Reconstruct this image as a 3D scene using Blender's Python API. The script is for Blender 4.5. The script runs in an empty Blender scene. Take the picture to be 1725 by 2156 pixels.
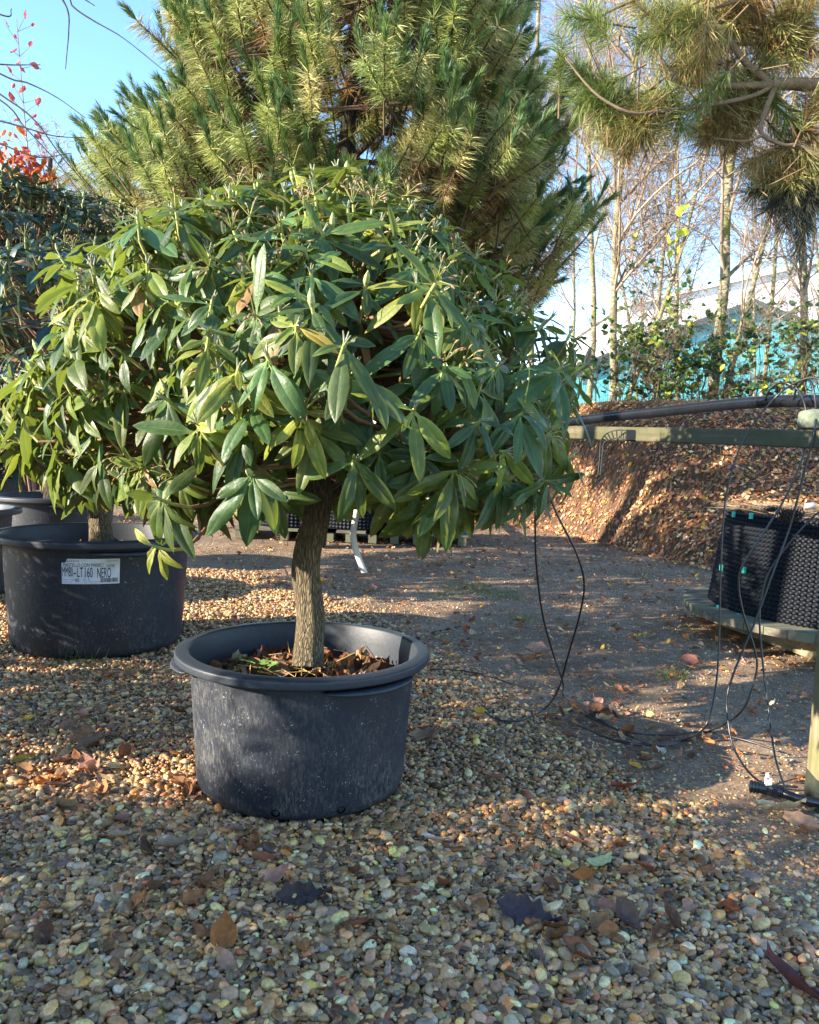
import bpy, math, random
import numpy as np
from mathutils import Vector, Matrix

# ------------------------------------------------------------------ scene, camera, light
S = bpy.context.scene
C = S.collection
R = math.radians
CAM_H, PITCH, ROLL = 1.045, 4.3, 2.0
cam_d = bpy.data.cameras.new("camera"); cam = bpy.data.objects.new("camera", cam_d); C.objects.link(cam)
cam_d.sensor_fit = 'HORIZONTAL'; cam_d.sensor_width = 36; cam_d.lens = 36
cam_d.clip_start = 0.05; cam_d.clip_end = 2000
CM = Matrix.Rotation(R(90 - PITCH), 4, 'X') @ Matrix.Rotation(R(ROLL), 4, 'Z')
CM.translation = (0, 0, CAM_H)
cam.matrix_world = CM
S.camera = cam

SUN_AZ, SUN_EL = 20.0, 20.0            # light travels towards +x, turned 20 deg to +y
w = bpy.data.worlds.new("World"); S.world = w; w.use_nodes = True
nt = w.node_tree; nt.nodes.clear()
sky = nt.nodes.new('ShaderNodeTexSky'); sky.sky_type = 'NISHITA'; sky.sun_disc = False
sky.sun_elevation = R(SUN_EL)
# the sun stands at the opposite of the travel direction
sdir = Vector((-math.cos(R(SUN_AZ)) * math.cos(R(SUN_EL)), -math.sin(R(SUN_AZ)) * math.cos(R(SUN_EL)), math.sin(R(SUN_EL))))
sky.sun_rotation = math.atan2(sdir.x, sdir.y)
sky.air_density = 1.0; sky.dust_density = 0.1; sky.ozone_density = 2.0; sky.altitude = 50
bg = nt.nodes.new('ShaderNodeBackground'); bg.inputs[1].default_value = 0.15
out = nt.nodes.new('ShaderNodeOutputWorld')
hs = nt.nodes.new('ShaderNodeHueSaturation'); hs.inputs['Saturation'].default_value = 1.14; hs.inputs['Hue'].default_value = .503
nt.links.new(sky.outputs[0], hs.inputs['Color']); nt.links.new(hs.outputs[0], bg.inputs[0]); nt.links.new(bg.outputs[0], out.inputs[0])
sl = bpy.data.lights.new("sun", 'SUN'); sl.energy = 4.8; sl.angle = R(0.5); sl.color = (1.0, 0.89, 0.73)
so = bpy.data.objects.new("sun", sl); C.objects.link(so)
so.rotation_euler = sdir.to_track_quat('Z', 'Y').to_euler()
S.view_settings.view_transform = 'Standard'; S.view_settings.look = 'None'
S.view_settings.exposure = 1.95; S.view_settings.gamma = 1
S.render.engine = 'CYCLES'
S.cycles.max_bounces = 6; S.cycles.transparent_max_bounces = 4; S.cycles.transmission_bounces = 3

# ------------------------------------------------------------------ helpers
CR = np.array(CM.to_3x3()); F = 1725.0
def ray(px, py):
    v = CR @ np.array([(px - 862.5) / F, (1078 - py) / F, -1.0]); return v
def P(px, py, Y):                       # point at world depth Y seen at photo position (1725 wide)
    v = ray(px, py); return np.array([0, 0, CAM_H]) + v * (Y / v[1])
def G(px, py, z=0.0):                   # point on the level z
    v = ray(px, py); return np.array([0, 0, CAM_H]) + v * ((z - CAM_H) / v[2])
def rg(seed): return np.random.default_rng(seed)
def nrm(a):
    a = np.asarray(a, float); return a / (np.linalg.norm(a, axis=-1, keepdims=True) + 1e-12)
def sstep(a, b, x):
    t = np.clip((x - a) / (b - a), 0, 1); return t * t * (3 - 2 * t)

class Geo:
    def __init__(s): s.V = []; s.Fc = []; s.K = []; s.n = 0
    def add(s, V, Fa, col=None):
        V = np.asarray(V, float).reshape(-1, 3); Fa = np.asarray(Fa, int)
        s.V.append(V); s.Fc.append(Fa + s.n)
        if col is None: col = np.ones((len(V), 3))
        col = np.asarray(col, float)
        if col.ndim == 1: col = np.tile(col, (len(V), 1))
        s.K.append(col); s.n += len(V)
    def build(s, name, mat, parent=None, smooth=True, loc=None):
        me = bpy.data.meshes.new(name)
        V = np.concatenate(s.V); K = np.concatenate(s.K)
        if loc is not None: V = V - np.asarray(loc)
        cnt = np.concatenate([np.full(len(f), f.shape[1]) for f in s.Fc])
        loops = np.concatenate([f.ravel() for f in s.Fc])
        me.vertices.add(len(V)); me.vertices.foreach_set('co', V.ravel().astype(np.float32))
        me.loops.add(len(loops)); me.loops.foreach_set('vertex_index', loops.astype(np.int32))
        me.polygons.add(len(cnt)); st = np.concatenate([[0], np.cumsum(cnt)[:-1]])
        me.polygons.foreach_set('loop_start', st.astype(np.int32))
        me.polygons.foreach_set('use_smooth', np.full(len(cnt), smooth))
        me.update(calc_edges=True)
        a = me.color_attributes.new('Col', 'FLOAT_COLOR', 'POINT')
        a.data.foreach_set('color', np.concatenate([K, np.ones((len(K), 1))], 1).ravel().astype(np.float32))
        me.materials.append(mat)
        o = bpy.data.objects.new(name, me); C.objects.link(o)
        if loc is not None and parent is None: o.location = tuple(loc)
        if parent is not None: o.parent = parent
        return o

def tag(o, label=None, cat=None, group=None, kind=None):
    if label: o['label'] = label
    if cat: o['category'] = cat
    if group: o['group'] = group
    if kind: o['kind'] = kind
    return o
def empty(name, loc, label, cat, group=None):
    o = bpy.data.objects.new(name, None); C.objects.link(o); o.location = tuple(float(v) for v in loc)
    o.empty_display_size = 0.1
    return tag(o, label, cat, group)
def copy_thing(root, loc, rz, label, scale=1.0):
    r = root.copy(); C.objects.link(r); r.location = tuple(loc); r.rotation_euler = (0, 0, rz); r.scale = (scale,) * 3
    r['label'] = label
    def rec(src, dst):
        for ch in [c for c in src.children]:
            d = ch.copy(); C.objects.link(d); d.parent = dst; rec(ch, d)
    rec(root, r)
    return r

def frames(pts):
    pts = np.asarray(pts, float); t = np.gradient(pts, axis=0); t = nrm(t)
    ref = np.array([0, 0, 1.0]) if abs(t[0][2]) < 0.9 else np.array([1.0, 0, 0])
    us = []; u = nrm(np.cross(t[0], ref))
    for i in range(len(pts)):
        u = nrm(u - t[i] * np.dot(u, t[i])); us.append(u)
    us = np.array(us); vs = np.cross(t, us); return t, us, vs
def tube(g, pts, rad, sides=8, col=None, caps=True, wob=0, rng=None):
    pts = np.asarray(pts, float); n = len(pts); rad = np.broadcast_to(np.asarray(rad, float), (n,))
    t, u, v = frames(pts)
    a = np.linspace(0, 2 * math.pi, sides, endpoint=False)
    rr = rad[:, None] * np.ones(sides)
    if wob: rr = rr * (1 + wob * (rng.random((n, sides)) - .5))
    V = pts[:, None] + rr[..., None] * (np.cos(a)[None, :, None] * u[:, None] + np.sin(a)[None, :, None] * v[:, None])
    i = np.arange(n - 1)[:, None] * sides; j = np.arange(sides)[None]; j2 = (j + 1) % sides
    Fa = np.stack([i + j, i + j2, i + sides + j2, i + sides + j], -1).reshape(-1, 4)
    g.add(V.reshape(-1, 3), Fa, col)
    if caps:
        for k, rev in ((0, True), (n - 1, False)):
            ring = V[k]; cc = ring.mean(0); VV = np.vstack([ring, cc])
            Ft = np.array([[q, (q + 1) % sides, sides] if not rev else [(q + 1) % sides, q, sides] for q in range(sides)])
            g.add(VV, Ft, col if (col is None or np.ndim(col) == 1) else None)
def smooth_path(pts, n=24):
    pts = np.asarray(pts, float); m = len(pts)
    if m < 3:
        t = np.linspace(0, 1, n)[:, None]; return pts[0] * (1 - t) + pts[-1] * t
    Pp = np.vstack([2 * pts[0] - pts[1], pts, 2 * pts[-1] - pts[-2]]); o = []
    for s_ in np.linspace(0, m - 1 - 1e-6, n):
        k = int(s_); t = s_ - k; a, b, c, d = Pp[k:k + 4]
        o.append(.5 * ((2 * b) + (-a + c) * t + (2 * a - 5 * b + 4 * c - d) * t * t + (-a + 3 * b - 3 * c + d) * t ** 3))
    return np.array(o)
def segs(g, P0, P1, R0, R1, sides=3, col=None):
    P0 = np.asarray(P0, float); P1 = np.asarray(P1, float)
    if len(P0) == 0: return
    R0 = np.asarray(R0, float); R1 = np.asarray(R1, float); d = nrm(P1 - P0)
    ref = np.where(np.abs(d[:, 2:3]) < .9, np.array([[0, 0, 1.]]), np.array([[1., 0, 0]]))
    u = nrm(np.cross(d, ref)); v = np.cross(d, u); a = np.linspace(0, 2 * math.pi, sides, endpoint=False)
    rng_ = (np.cos(a)[None, :, None] * u[:, None] + np.sin(a)[None, :, None] * v[:, None])
    A = P0[:, None] + rng_ * R0[:, None, None]; B = P1[:, None] + rng_ * R1[:, None, None]
    V = np.concatenate([A, B], 1).reshape(-1, 3); n = len(P0)
    j = np.arange(sides); j2 = (j + 1) % sides
    f = np.stack([j, j2, j2 + sides, j + sides], -1)
    Fa = (np.arange(n)[:, None, None] * 2 * sides + f[None]).reshape(-1, 4)
    if col is not None and np.ndim(col) == 2: col = np.repeat(col, 2 * sides, 0)
    g.add(V, Fa, col)
def lathe(g, prof, sides=96, col=None, center=(0, 0, 0)):
    prof = np.asarray(prof, float); a = np.linspace(0, 2 * math.pi, sides, endpoint=False)
    V = np.stack([prof[:, 0:1] * np.cos(a), prof[:, 0:1] * np.sin(a), np.repeat(prof[:, 1:2], sides, 1)], -1) + np.asarray(center)
    i = np.arange(len(prof) - 1)[:, None] * sides; j = np.arange(sides)[None]; j2 = (j + 1) % sides
    g.add(V.reshape(-1, 3), np.stack([i + j, i + j2, i + sides + j2, i + sides + j], -1).reshape(-1, 4), col)
def box(g, c, s, rot=None, col=None, bev=0.0):
    c = np.asarray(c, float); hx, hy, hz = np.asarray(s, float) / 2; b = min(bev, hx * .9, hy * .9, hz * .9)
    if b <= 0:
        V = np.array([[x, y, z] for x in (-hx, hx) for y in (-hy, hy) for z in (-hz, hz)])
        Fa = [[0, 1, 3, 2], [4, 6, 7, 5], [0, 4, 5, 1], [2, 3, 7, 6], [0, 2, 6, 4], [1, 5, 7, 3]]
        if rot is not None: V = V @ np.asarray(rot).T
        g.add(V + c, Fa, col); return
    # chamfered along the long (x) axis
    prof = np.array([[hy, -hz + b], [hy, hz - b], [hy - b, hz], [-hy + b, hz], [-hy, hz - b], [-hy, -hz + b], [-hy + b, -hz], [hy - b, -hz]])
    V = np.array([[x, p[0], p[1]] for x in (-hx, hx) for p in prof])
    Fa = [[k, (k + 1) % 8, 8 + (k + 1) % 8, 8 + k] for k in range(8)]
    if rot is not None: V = V @ np.asarray(rot).T
    g.add(V + c, Fa, col)
    g.add(V[:8] + c, [list(range(8))[::-1]], None if (col is None or np.ndim(col) != 1) else col); g.add(V[8:] + c, [list(range(8))], None if (col is None or np.ndim(col) != 1) else col)

def inst(g, T, Fa, pos, X, Y, Z, sc, col, tcol=None):
    """T (m,3) template, placed N times with bases X,Y,Z and scale sc (N,) or (N,3)"""
    pos = np.asarray(pos); N = len(pos); sc = np.asarray(sc, float)
    if sc.ndim == 1: sc = np.repeat(sc[:, None], 3, 1)
    L = T[None] * sc[:, None]
    V = pos[:, None] + L[..., 0:1] * X[:, None] + L[..., 1:2] * Y[:, None] + L[..., 2:3] * Z[:, None]
    Fa = np.asarray(Fa); Fn = (np.arange(N)[:, None, None] * len(T) + Fa[None]).reshape(-1, Fa.shape[1])
    K = np.repeat(np.asarray(col)[:, None], len(T), 1)
    if tcol is not None: K = K * tcol[None]
    g.add(V.reshape(-1, 3), Fn, K.reshape(-1, 3))

# ------------------------------------------------------------------ materials
def mat(name):
    m = bpy.data.materials.new(name); m.use_nodes = True; n = m.node_tree.nodes; l = m.node_tree.links
    return m, n, l, n['Principled BSDF']
def N(n, t, **kw):
    x = n.new(t)
    for k, v in kw.items():
        if k.startswith('i_'):
            x.inputs[k[2:].replace('_', ' ')].default_value = v
        else: setattr(x, k, v)
    return x
def noise(n, l, vec, scale, detail=4, rough=.6):
    x = N(n, 'ShaderNodeTexNoise'); x.inputs['Scale'].default_value = scale; x.inputs['Detail'].default_value = detail; x.inputs['Roughness'].default_value = rough
    if vec is not None: l.new(vec, x.inputs['Vector'])
    return x
def ramp(n, l, fac, stops):
    x = N(n, 'ShaderNodeValToRGB'); e = x.color_ramp.elements
    while len(e) > 1: e.remove(e[-1])
    e[0].position = stops[0][0]; e[0].color = (*stops[0][1], 1) if len(stops[0][1]) == 3 else stops[0][1]
    for p, c in stops[1:]:
        q = e.new(p); q.color = (*c, 1)
    l.new(fac, x.inputs[0]); return x
def mixc(n, l, fac, a, b, mode='MIX'):
    x = N(n, 'ShaderNodeMix', data_type='RGBA', blend_type=mode)
    for s, v in ((0, fac), (6, a), (7, b)):
        if isinstance(v, (int, float)): x.inputs[s].default_value = v
        elif isinstance(v, tuple): x.inputs[s].default_value = (*v, 1)
        else: l.new(v, x.inputs[s])
    return x.outputs[2]
def bump(n, l, h, bsdf, strength=.5, dist=.01):
    b = N(n, 'ShaderNodeBump'); b.inputs['Strength'].default_value = strength; b.inputs['Distance'].default_value = dist
    l.new(h, b.inputs['Height']); l.new(b.outputs[0], bsdf.inputs['Normal']); return b
def mscale(n, l, src, sc):
    m = N(n, 'ShaderNodeMapping'); m.inputs['Scale'].default_value = sc; l.new(src, m.inputs[0]); return m.outputs[0]

def leaf_material(name, under, trans=.25, rough=.42, transcol=(.30, .38, .05), coat=.0):
    m, n, l, b = mat(name)
    at = N(n, 'ShaderNodeAttribute', attribute_name='Col'); geo = N(n, 'ShaderNodeNewGeometry'); tc = N(n, 'ShaderNodeTexCoord')
    nz = noise(n, l, tc.outputs['Object'], 45, 3)
    var = ramp(n, l, nz.outputs[0], [(.3, (.72, .72, .72)), (.7, (1.2, 1.2, 1.15))])
    c = mixc(n, l, 1.0, at.outputs[0], var.outputs[0], 'MULTIPLY')
    cu = mixc(n, l, 0.6, c, under)
    cc = mixc(n, l, geo.outputs['Backfacing'], c, cu)
    l.new(cc, b.inputs['Base Color']); b.inputs['Roughness'].default_value = rough
    b.inputs['Specular IOR Level'].default_value = .45
    nz2 = noise(n, l, tc.outputs['Object'], 160, 3); bump(n, l, nz2.outputs[0], b, .35, .003)
    tr = N(n, 'ShaderNodeBsdfTranslucent'); tcol = mixc(n, l, .55, c, transcol); l.new(tcol, tr.inputs[0])
    sp = noise(n, l, tc.outputs['Object'], 11, 4, .7); rs = ramp(n, l, sp.outputs[0], [(.62, (0, 0, 0)), (.74, (.5, .5, .5))]); cc2 = mixc(n, l, rs.outputs[0], cc, (.22, .19, .06)); l.new(cc2, b.inputs['Base Color'])
    rr = ramp(n, l, noise(n, l, tc.outputs['Object'], 28, 3).outputs[0], [(.3, (rough - .06,) * 3), (.7, (rough + .28,) * 3)]); l.new(rr.outputs[0], b.inputs['Roughness'])
    ms = N(n, 'ShaderNodeMixShader'); ms.inputs[0].default_value = trans
    l.new(b.outputs[0], ms.inputs[1]); l.new(tr.outputs[0], ms.inputs[2])
    l.new(ms.outputs[0], n['Material Output'].inputs[0]); return m
def col_material(name, rough=.7, spec=.3, bsc=60, bst=.3, var=.25, trans=0.0, bd=.004):
    m, n, l, b = mat(name)
    at = N(n, 'ShaderNodeAttribute', attribute_name='Col'); tc = N(n, 'ShaderNodeTexCoord')
    nz = noise(n, l, tc.outputs['Object'], bsc, 4)
    v = ramp(n, l, nz.outputs[0], [(.25, (1 - var,) * 3), (.75, (1 + var,) * 3)])
    c = mixc(n, l, 1.0, at.outputs[0], v.outputs[0], 'MULTIPLY'); l.new(c, b.inputs['Base Color'])
    b.inputs['Roughness'].default_value = rough; b.inputs['Specular IOR Level'].default_value = spec
    if bst: bump(n, l, nz.outputs[0], b, bst, bd)
    if trans:
        tr = N(n, 'ShaderNodeBsdfTranslucent'); l.new(c, tr.inputs[0]); ms = N(n, 'ShaderNodeMixShader'); ms.inputs[0].default_value = trans
        l.new(b.outputs[0], ms.inputs[1]); l.new(tr.outputs[0], ms.inputs[2]); l.new(ms.outputs[0], n['Material Output'].inputs[0])
    return m

M = {}
M['leaf'] = leaf_material('rhododendron_leaf', (.24, .20, .10), .32, .36, (.31, .39, .045))
M['leafdark'] = leaf_material('rhododendron_leaf_dark', (.16, .15, .08), .12, .38, (.12, .18, .05))
M['needle'] = col_material('pine_needle', .5, .4, 20, 0, .15, .25)
M['twig'] = col_material('twig_bark', .85, .15, 30, .3, .3)
M['stem'] = col_material('green_stem', .6, .3, 60, .2, .2)
M['litter'] = col_material('dry_leaf', .75, .2, 90, .4, .35, .18)
M['bushleaf'] = col_material('bush_leaf', .5, .4, 25, .2, .3, .4)
M['pebble'] = col_material('pebble_stone', .34, .5, 150, .3, .34, 0, .002)
M['paint'] = col_material('flat_colour', .6, .3, 30, 0, .08)

def bark_material(name, c1, c2, c3, sx=70, sz=9, st=1.0, moss=None):
    m, n, l, b = mat(name); tc = N(n, 'ShaderNodeTexCoord')
    mp = mscale(n, l, tc.outputs['Object'], (sx, sx, sz))
    nz = noise(n, l, mp, 1.0, 6, .65)
    vo = N(n, 'ShaderNodeTexVoronoi', feature='DISTANCE_TO_EDGE'); vo.inputs['Scale'].default_value = .9; 
    wv = mixc(n, l, .25, mp, nz.outputs['Color'], 'ADD'); l.new(wv, vo.inputs['Vector'])
    r = ramp(n, l, vo.outputs[0], [(0, (0, 0, 0)), (.22, (1, 1, 1))])
    base = ramp(n, l, nz.outputs[0], [(.3, c1), (.5, c2), (.72, c3)])
    c = mixc(n, l, .55, base.outputs[0], r.outputs[0], 'MULTIPLY')
    if moss:
        n3 = noise(n, l, tc.outputs['Object'], 5, 3); r3 = ramp(n, l, n3.outputs[0], [(.45, (0, 0, 0)), (.65, (1, 1, 1))])
        c = mixc(n, l, r3.outputs[0], c, moss)
    l.new(c, b.inputs['Base Color']); b.inputs['Roughness'].default_value = .9; b.inputs['Specular IOR Level'].default_value = .15
    h = N(n, 'ShaderNodeMath', operation='MULTIPLY'); l.new(r.outputs[0], h.inputs[0]); l.new(nz.outputs[0], h.inputs[1])
    bump(n, l, h.outputs[0], b, st, .012); return m
M['trunk'] = bark_material('rhododendron_bark', (.10, .075, .045), (.22, .175, .11), (.38, .32, .21), 170, 26)
M['darktrunk'] = bark_material('dark_bark', (.03, .024, .018), (.07, .055, .04), (.14, .11, .08))
M['birch'] = bark_material('birch_bark', (.10, .085, .06), (.30, .26, .18), (.58, .52, .40), 8, 18, .6, (.16, .17, .05))

def pot_material(name, dust=1.0):
    m, n, l, b = mat(name); tc = N(n, 'ShaderNodeTexCoord'); o = tc.outputs['Object']
    base = noise(n, l, o, 4, 4); cb = ramp(n, l, base.outputs[0], [(.3, (.005, .0095, .019)), (.7, (.010, .016, .028))])
    # fine scratches
    s1 = noise(n, l, mscale(n, l, o, (1, 1, .35)), 150, 3, .75); r1 = ramp(n, l, s1.outputs[0], [(.60, (0, 0, 0)), (.72, (1, 1, 1))])
    big = noise(n, l, o, 5, 5, .7); rb = ramp(n, l, big.outputs[0], [(.40, (.03, .03, .03)), (.68, (1, 1, 1))])
    # more dust low down and on one flank
    sx = N(n, 'ShaderNodeSeparateXYZ'); l.new(o, sx.inputs[0])
    mz = N(n, 'ShaderNodeMapRange'); mz.inputs[1].default_value = .33; mz.inputs[2].default_value = .0; mz.inputs[3].default_value = .22; mz.inputs[4].default_value = .75; l.new(sx.outputs[2], mz.inputs[0])
    mx = N(n, 'ShaderNodeMapRange'); mx.inputs[1].default_value = -.02; mx.inputs[2].default_value = -.33; mx.inputs[3].default_value = .15; mx.inputs[4].default_value = 1.1; l.new(sx.outputs[0], mx.inputs[0])
    ad = N(n, 'ShaderNodeMath', operation='ADD'); l.new(mz.outputs[0], ad.inputs[0]); l.new(mx.outputs[0], ad.inputs[1])
    f1 = N(n, 'ShaderNodeMath', operation='MULTIPLY'); l.new(r1.outputs[0], f1.inputs[0]); l.new(ad.outputs[0], f1.inputs[1])
    f2 = N(n, 'ShaderNodeMath', operation='MULTIPLY'); l.new(rb.outputs[0], f2.inputs[0]); l.new(ad.outputs[0], f2.inputs[1])
    # vertical chalky streaks
    s3 = noise(n, l, mscale(n, l, o, (1, 1, .30)), 130, 6, .8); r3 = ramp(n, l, s3.outputs[0], [(.44, (0, 0, 0)), (.66, (.8, .8, .8))])
    f3 = N(n, 'ShaderNodeMath', operation='MULTIPLY'); l.new(r3.outputs[0], f3.inputs[0]); l.new(f2.outputs[0], f3.inputs[1])
    # sharp flecks
    vo = N(n, 'ShaderNodeTexVoronoi'); vo.inputs['Scale'].default_value = 110; vo.inputs['Randomness'].default_value = 1
    dn = noise(n, l, o, 60, 2); l.new(mixc(n, l, .03, o, dn.outputs['Color'], 'ADD'), vo.inputs['Vector'])
    r4 = ramp(n, l, vo.outputs['Distance'], [(.12, (1, 1, 1)), (.20, (0, 0, 0))])
    vm = ramp(n, l, noise(n, l, o, 16, 3).outputs[0], [(.50, (0, 0, 0)), (.60, (1, 1, 1))])
    f4 = N(n, 'ShaderNodeMath', operation='MULTIPLY'); l.new(r4.outputs[0], f4.inputs[0]); l.new(vm.outputs[0], f4.inputs[1])
    c = mixc(n, l, f3.outputs[0], cb.outputs[0], (.20 * dust, .19 * dust, .17 * dust))
    k = N(n, 'ShaderNodeMath', operation='MULTIPLY'); k.inputs[1].default_value = .5 * dust; l.new(f1.outputs[0], k.inputs[0])
    c = mixc(n, l, k.outputs[0], c, (.27, .28, .29))
    c = mixc(n, l, f4.outputs[0], c, (.36, .37, .38))
    l.new(c, b.inputs['Base Color'])
    rr = N(n, 'ShaderNodeMapRange'); rr.inputs[3].default_value = .55; rr.inputs[4].default_value = .75; l.new(f3.outputs[0], rr.inputs[0]); l.new(rr.outputs[0], b.inputs['Roughness'])
    bump(n, l, s1.outputs[0], b, .12, .002); return m
M['pot'] = pot_material('black_plastic_pot')
M['pot2'] = pot_material('black_plastic_pot_dull', .6)
def plain(name, c, rough=.5, spec=.5, bs=0, bst=.2):
    m, n, l, b = mat(name); b.inputs['Roughness'].default_value = rough; b.inputs['Specular IOR Level'].default_value = spec
    tc = N(n, 'ShaderNodeTexCoord'); nz = noise(n, l, tc.outputs['Object'], bs or 12, 4)
    r = ramp(n, l, nz.outputs[0], [(.3, tuple(x * .8 for x in c)), (.7, tuple(min(1, x * 1.2) for x in c))]); l.new(r.outputs[0], b.inputs['Base Color'])
    if bs: bump(n, l, nz.outputs[0], b, bst, .004)
    return m
M['rim'] = plain('pot_rim_plastic', (.026, .032, .042), .5, .4, 90, .15)
M['pipe'] = plain('black_pipe_plastic', (.010, .011, .014), .25, .6)
M['tube'] = plain('thin_black_tube', (.010, .010, .012), .35, .6)
M['airpot'] = plain('dimpled_black_plastic', (.007, .009, .013), .60, .22)
M['soil'] = plain('potting_soil', (.018, .013, .009), .95, .1, 60, 1)
M['hole'] = plain('dark_hole', (.002, .002, .002), .9, .1)
M['strap'] = plain('black_rubber_strap', (.018, .019, .02), .5, .4)
M['clip'] = plain('turquoise_plastic', (.02, .42, .34), .4, .5)
M['white'] = plain('white_plastic', (.72, .72, .70), .5, .4)
M['ribbon'] = plain('pale_ribbon', (.62, .60, .57), .6, .3)
M['paper'] = plain('label_paper', (.66, .68, .72), .5, .4)
M['ink'] = plain('label_ink', (.012, .013, .02), .5, .3)
M['greyink'] = plain('grey_label_ink', (.22, .23, .27), .6, .3)

def wood_material(name, c1, c2, moss, axis=0, mossamt=.5):
    m, n, l, b = mat(name); tc = N(n, 'ShaderNodeTexCoord'); o = tc.outputs['Object']
    sc = [60, 60, 60]; sc[axis] = 2.0
    nz = noise(n, l, mscale(n, l, o, tuple(sc)), 1.0, 5, .6); r = ramp(n, l, nz.outputs[0], [(.3, c1), (.7, c2)])
    n2 = noise(n, l, o, 6, 4); r2 = ramp(n, l, n2.outputs[0], [(.5 - .25 * mossamt, (0, 0, 0)), (.75 - .25 * mossamt, (1, 1, 1))])
    f = N(n, 'ShaderNodeMath', operation='MULTIPLY'); f.inputs[1].default_value = .8; l.new(r2.outputs[0], f.inputs[0])
    c = mixc(n, l, f.outputs[0], r.outputs[0], moss); l.new(c, b.inputs['Base Color']); b.inputs['Roughness'].default_value = .85; b.inputs['Specular IOR Level'].default_value = .2
    bump(n, l, nz.outputs[0], b, .5, .004); return m
M['rail'] = wood_material('mossy_rail_wood', (.085, .07, .042), (.16, .135, .085), (.070, .075, .035), 0, .6)
M['post'] = wood_material('weathered_post_wood', (.15, .12, .075), (.27, .22, .14), (.13, .14, .05), 2, .6)
M['disc'] = wood_material('grey_pallet_wood', (.08, .07, .055), (.17, .15, .115), (.16, .17, .10), 0, .4)
M['rawwood'] = wood_material('yellowish_timber', (.20, .15, .09), (.38, .30, .19), (.10, .09, .06), 0, .3)

# ------------------------------------------------------------------ terrain
bx_ = [-60, -6, -1, 1.65, 2.07, 2.4, 2.87, 3.6, 5.5, 9, 60]; by_ = [18, 15.5, 14, 12, 10.6, 9.5, 8.1, 7.3, 6.6, 6, 5.5]
def fbm(x, y, seed=0):
    r = rg(seed + 77); t = 0
    for k in range(9):
        f = .5 * 1.7 ** k; a = r.random() * 6.28; ph = r.random() * 6.28
        t = t + np.sin(f * (x * math.cos(a) + y * math.sin(a)) + ph + 1.3 * np.sin(f * .6 * (y * math.cos(a) - x * math.sin(a)) + ph)) / 1.45 ** k
    return t / 3.0
def bank_s(x, y): return y - np.interp(x, bx_, by_) + .15 * np.sin(x * 2.1) + .1 * np.sin(y * 3.3)
def Hgt(x, y):
    x = np.asarray(x, float); y = np.asarray(y, float)
    s = bank_s(x, y); hh = np.interp(x, [-60, -3, .8, 2, 60], [.15, .15, 1.2, 1.66, 1.78])
    z = hh * sstep(-.1, 4.0, s) + .10 * sstep(0, .5, s) * hh
    near = sstep(1.0, 5.0, y)
    return z + .012 * fbm(x * .9, y * .9, 1) + .035 * fbm(x * 1.5, y * 1.5, 2) * sstep(0, .8, s) - 0.012
gx = np.unique(np.concatenate([np.linspace(-300, -20, 20), np.linspace(-20, -4, 33), np.linspace(-4, 8, 220), np.linspace(8, 30, 30), np.linspace(30, 300, 16)]))
gy = np.unique(np.concatenate([np.linspace(-60, 0, 16), np.linspace(0, 17, 280), np.linspace(17, 40, 22), np.linspace(40, 500, 16)]))
X_, Y_ = np.meshgrid(gx, gy); Z_ = Hgt(X_, Y_)
g = Geo(); nx = len(gx); ny = len(gy)
i = np.arange(ny - 1)[:, None] * nx; j = np.arange(nx - 1)[None]
g.add(np.stack([X_, Y_, Z_], -1).reshape(-1, 3), np.stack([i + j, i + j + 1, i + nx + j + 1, i + nx + j], -1).reshape(-1, 4),
      np.repeat(sstep(-.3, .2, bank_s(X_, Y_)).reshape(-1, 1), 3, 1))
m, n, l, b = mat('yard_soil'); tc = N(n, 'ShaderNodeTexCoord'); o_ = tc.outputs['Object']; at = N(n, 'ShaderNodeAttribute', attribute_name='Col')
n1 = noise(n, l, o_, 1.6, 6, .6); n2 = noise(n, l, o_, 90, 5, .8); n3 = noise(n, l, o_, 14, 5, .7)
cA = ramp(n, l, n1.outputs[0], [(.3, (.155, .103, .062)), (.55, (.26, .18, .115)), (.75, (.37, .275, .18))])
cB = ramp(n, l, n2.outputs[0], [(.32, (.45, .42, .40)), (.5, (1, 1, 1)), (.68, (1.9, 1.8, 1.7))])
cC = ramp(n, l, n3.outputs[0], [(.3, (.7, .68, .66)), (.7, (1.2, 1.2, 1.2))])
c = mixc(n, l, 1, cA.outputs[0], cB.outputs[0], 'MULTIPLY'); c = mixc(n, l, 1, c, cC.outputs[0], 'MULTIPLY')
cD = ramp(n, l, n3.outputs[0], [(.3, (.05, .028, .016)), (.7, (.14, .075, .04))])
cD = mixc(n, l, .8, cD.outputs[0], cB.outputs[0], 'MULTIPLY')
c = mixc(n, l, at.outputs[0], c, cD); l.new(c, b.inputs['Base Color']); b.inputs['Roughness'].default_value = .9; b.inputs['Specular IOR Level'].default_value = .25
hm = mixc(n, l, .35, n3.outputs[0], n2.outputs[0]); bump(n, l, hm, b, .8, .02)
M['ground'] = m
tag(g.build('ground', M['ground']), kind='structure')

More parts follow.
